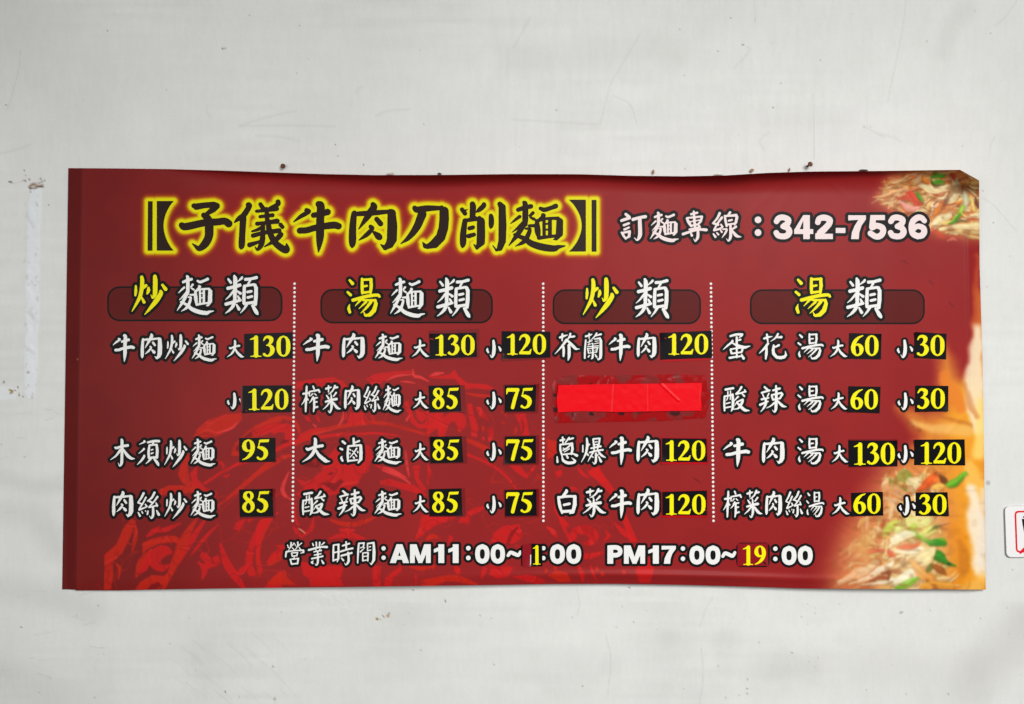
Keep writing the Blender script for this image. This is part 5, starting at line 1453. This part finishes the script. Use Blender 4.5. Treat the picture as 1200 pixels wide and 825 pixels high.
# ------------------------------------------------------------------ nails and scraps along the top edge
print('small things')
m_rust = bpy.data.materials.new('rusty_steel')
m_rust.use_nodes = True
nt = m_rust.node_tree
b = nt.nodes['Principled BSDF']
n = nt.nodes.new('ShaderNodeTexNoise')
n.inputs['Scale'].default_value = 320
tc = nt.nodes.new('ShaderNodeTexCoord')
nt.links.new(tc.outputs['Object'], n.inputs['Vector'])
rp = nt.nodes.new('ShaderNodeValToRGB')
rp.color_ramp.elements[0].position, rp.color_ramp.elements[0].color = .38, (*lin((48, 32, 28)), 1)
rp.color_ramp.elements[1].position, rp.color_ramp.elements[1].color = .66, (*lin((134, 82, 46)), 1)
nt.links.new(n.outputs['Fac'], rp.inputs[0])
nt.links.new(rp.outputs[0], b.inputs['Base Color'])
b.inputs['Roughness'].default_value = .6
b.inputs['Metallic'].default_value = .35


def revolve(profile, axis_from, axis_dir, seg=20):
    """profile (radius, distance along axis) -> verts, faces in world space."""
    d = Vector(axis_dir).normalized()
    u = d.orthogonal().normalized()
    w = d.cross(u)
    V, F = [], []
    for r, l in profile:
        for k in range(seg):
            a = 2 * math.pi * k / seg
            V.append(Vector(axis_from) + d * l + u * (r * math.cos(a)) + w * (r * math.sin(a)))
    for i in range(len(profile) - 1):
        for k in range(seg):
            F.append((i * seg + k, i * seg + (k + 1) % seg, (i + 1) * seg + (k + 1) % seg, (i + 1) * seg + k))
    F.append(tuple(range(seg))[::-1])
    F.append(tuple((len(profile) - 1) * seg + k for k in range(seg)))
    return [tuple(v) for v in V], F


def nail(px, py, lean, length, head, label):
    base = Vector(W3(px, py, -0.01))
    tip_dir = Vector((lean[0], -1, lean[1])).normalized()
    o = bpy.data.objects.new('wall_nail', None)
    COL.objects.link(o)
    o.location = base
    o.empty_display_size = .02
    V, F = revolve([(.0026, 0), (.0026, length), (.0034, length + .0008)], (0, 0, 0), tip_dir)
    raw_mesh('shank', V, F, [m_rust], None, True, o)
    L = length + .0008
    V, F = revolve([(head * .6, L), (head * .97, L + .0006), (head, L + .0016), (head * .9, L + .0028), (head * .5, L + .0034), (head * .2, L + .0026)], (0, 0, 0), tip_dir)
    raw_mesh('nail_head', V, F, [m_rust], None, True, o)
    tag(o, label, 'nail', 'nails above the banner')
    return o


nail(334.6, 197.0, (-0.04, 0.0), 0.016, 0.0058, 'rusty round nail head above the stir fried noodle column')
nail(943.6, 196.8, (0.10, 0.10), 0.022, 0.0058, 'rusty nail leaning towards the telephone number end of the banner')

m_scrap = mat('dirty_paper', (196, 188, 178), .7)
m_splint = mat('brown_splinter', (150, 116, 84), .7)
m_darkbit = mat('dark_scrap', (58, 50, 46), .7)


def scrap(name, px, py, w, h, m, label, cat, group, ang=0.0, seed=0):
    """A torn sliver sticking up between the banner and the wall: small irregular wedge."""
    r = random.Random(seed)
    base = Vector(W3(px, py, 0.004))
    S = 0.002
    pts = []
    n = 9
    for k in range(n):
        a = 2 * math.pi * k / n
        q = (w / 2 * math.cos(a) * r.uniform(.7, 1.1), h / 2 * math.sin(a) * r.uniform(.6, 1.15))
        pts.append((q[0] * math.cos(ang) - q[1] * math.sin(ang), q[0] * math.sin(ang) + q[1] * math.cos(ang)))
    V = [(a * S, -.002 + r.uniform(-.0006, .0006), b * S) for a, b in pts] + [(a * S * .9, .0015, b * S * .9) for a, b in pts]
    F = [tuple(range(n)), tuple(range(2 * n - 1, n - 1, -1))] + [(k, n + k, n + (k + 1) % n, (k + 1) % n) for k in range(n)]
    o = raw_mesh(name, np.array(V) + np.array(base), F, [m], None, False, None, base)
    tag(o, label, cat, group)


scrap('paper_scrap', 457.5, 203.6, 11, 2.6, m_scrap, 'pale torn paper scrap on the banner top above the title characters', 'scrap', 'scraps along the banner top', .05, 1)
scrap('paper_scrap', 515, 203.6, 5, 2.2, m_darkbit, 'small dark scrap on the banner top above the sixth title character', 'scrap', 'scraps along the banner top', 0, 2)
scrap('paper_scrap', 842, 204.8, 13, 1.6, m_scrap, 'long thin pale scrap where the banner top sags', 'scrap', 'scraps along the banner top', -.03, 3)
scrap('paper_scrap', 1012, 199.6, 12, 2.0, m_darkbit, 'dark crumbly scrap on the banner top near the noodle picture', 'scrap', 'scraps along the banner top', 0, 4)
scrap('wood_splinter', 765.6, 201.6, 2.2, 6, m_splint, 'thin upright brown splinter above the telephone characters', 'splinter', None, .15, 5)
scrap('wood_splinter', 881, 199.8, 5, 4.2, m_splint, 'stubby brown splinter above the telephone colon', 'splinter', None, .4, 6)
scrap('wood_splinter', 925, 198.8, 1.6, 5.4, m_splint, 'tiny tan splinter beside the leaning nail', 'splinter', None, 0, 7)

# ------------------------------------------------------------------ the white sign at the right edge
m_acr = mat('white_acrylic', (240, 238, 238), .25)
m_acr_edge = mat('grey_acrylic_edge', (196, 196, 196), .3)
m_sred = mat('red_sign_ink', (226, 16, 34), .35)
m_sblk = mat('black_sign_ink', (16, 16, 20), .35)


def on_sign(depth):
    def f(xy, off):
        xy = np.asarray(xy, float)
        return W3(xy[:, 0], xy[:, 1], np.full(len(xy), depth) + off)
    return f


SX0, SY0, SX1, SY1 = 1177.2, 592.8, 1258, 653.4
TH = 0.0055
sb = np.array(W3(1218, 654, 0.002))
sign = bpy.data.objects.new('prohibition_sign', None)
COL.objects.link(sign)
sign.location = sb
sign.empty_display_size = .05
tag(sign, 'small white acrylic sign with a red frame, cut off by the edge of the photo', 'sign')


def skew(pts):
    return [(a + (b - SY0) * 0.035, b + (a - SX0) * -0.012) for a, b in pts]


out = skew(rounded(SX0, SY0, SX1, SY1, 6.0))
inn = skew(rounded(SX0 + .5, SY0 + .5, SX1 - .5, SY1 - .5, 5.6))
n = len(out)
ring_pts = [(out, 0.001), (out, TH - .0008), (inn, TH)]
V = np.vstack([W3([p[0] for p in r], [p[1] for p in r], d) for r, d in ring_pts])
F = []
for i in range(2):
    for k in range(n):
        F.append((i * n + k, (i + 1) * n + k, (i + 1) * n + (k + 1) % n, i * n + (k + 1) % n))
F.append(tuple(2 * n + k for k in range(n))[::-1])
F = [f[::-1] for f in F]
raw_mesh('plate', V, F, [m_acr_edge, m_acr], [0] * n * 2 + [1], False, sign, sb)
fr_o = skew(rounded(1188.6, 598.8, 1246.5, 647.8, 4.4))
F1 = fr_o
fr_i = skew(rounded(1190.6, 600.8, 1244.5, 645.8, 2.8))
vo, to = field_mesh(*(lambda f: (f[0], f[1], f[2]))((lambda: (lambda g: (np.maximum(g[0], -poly_sdf(*np.meshgrid(g[1] + np.arange(g[0].shape[1]) * .4, g[2] + np.arange(g[0].shape[0]) * .4), fr_i)), g[1], g[2]))(field_of([], 0, .4, [fr_o])))()), .4)
sheet_mesh('red_frame', [(vo, to, m_sred, .0002)], sign, on_sign(TH), sb)
slash = [np.array([[1196, 647.5, 1.5], [1243.5, 600.5, 1.5]])]
sheet_mesh('red_slash', [(*fill(slash, 0, .4), m_sred, .0005)], sign, on_sign(TH), sb)
bag = [(1197.4, 608.2), (1236, 606.6), (1230, 636), (1205, 637), (1199.8, 622)]
dots_ = [np.array([[1199.6, 605.9, .8], [1201, 605.9, .8]]), np.array([[1204, 603.6, 1.2], [1212, 602, 1.4], [1226, 602.4, 1.2]])]
sheet_mesh('black_symbol', [(*fill(dots_, 0, .35, [bag]), m_sblk, .00035)], sign, on_sign(TH), sb)
bpy.context.view_layer.update()
print('done', len(bpy.data.objects))
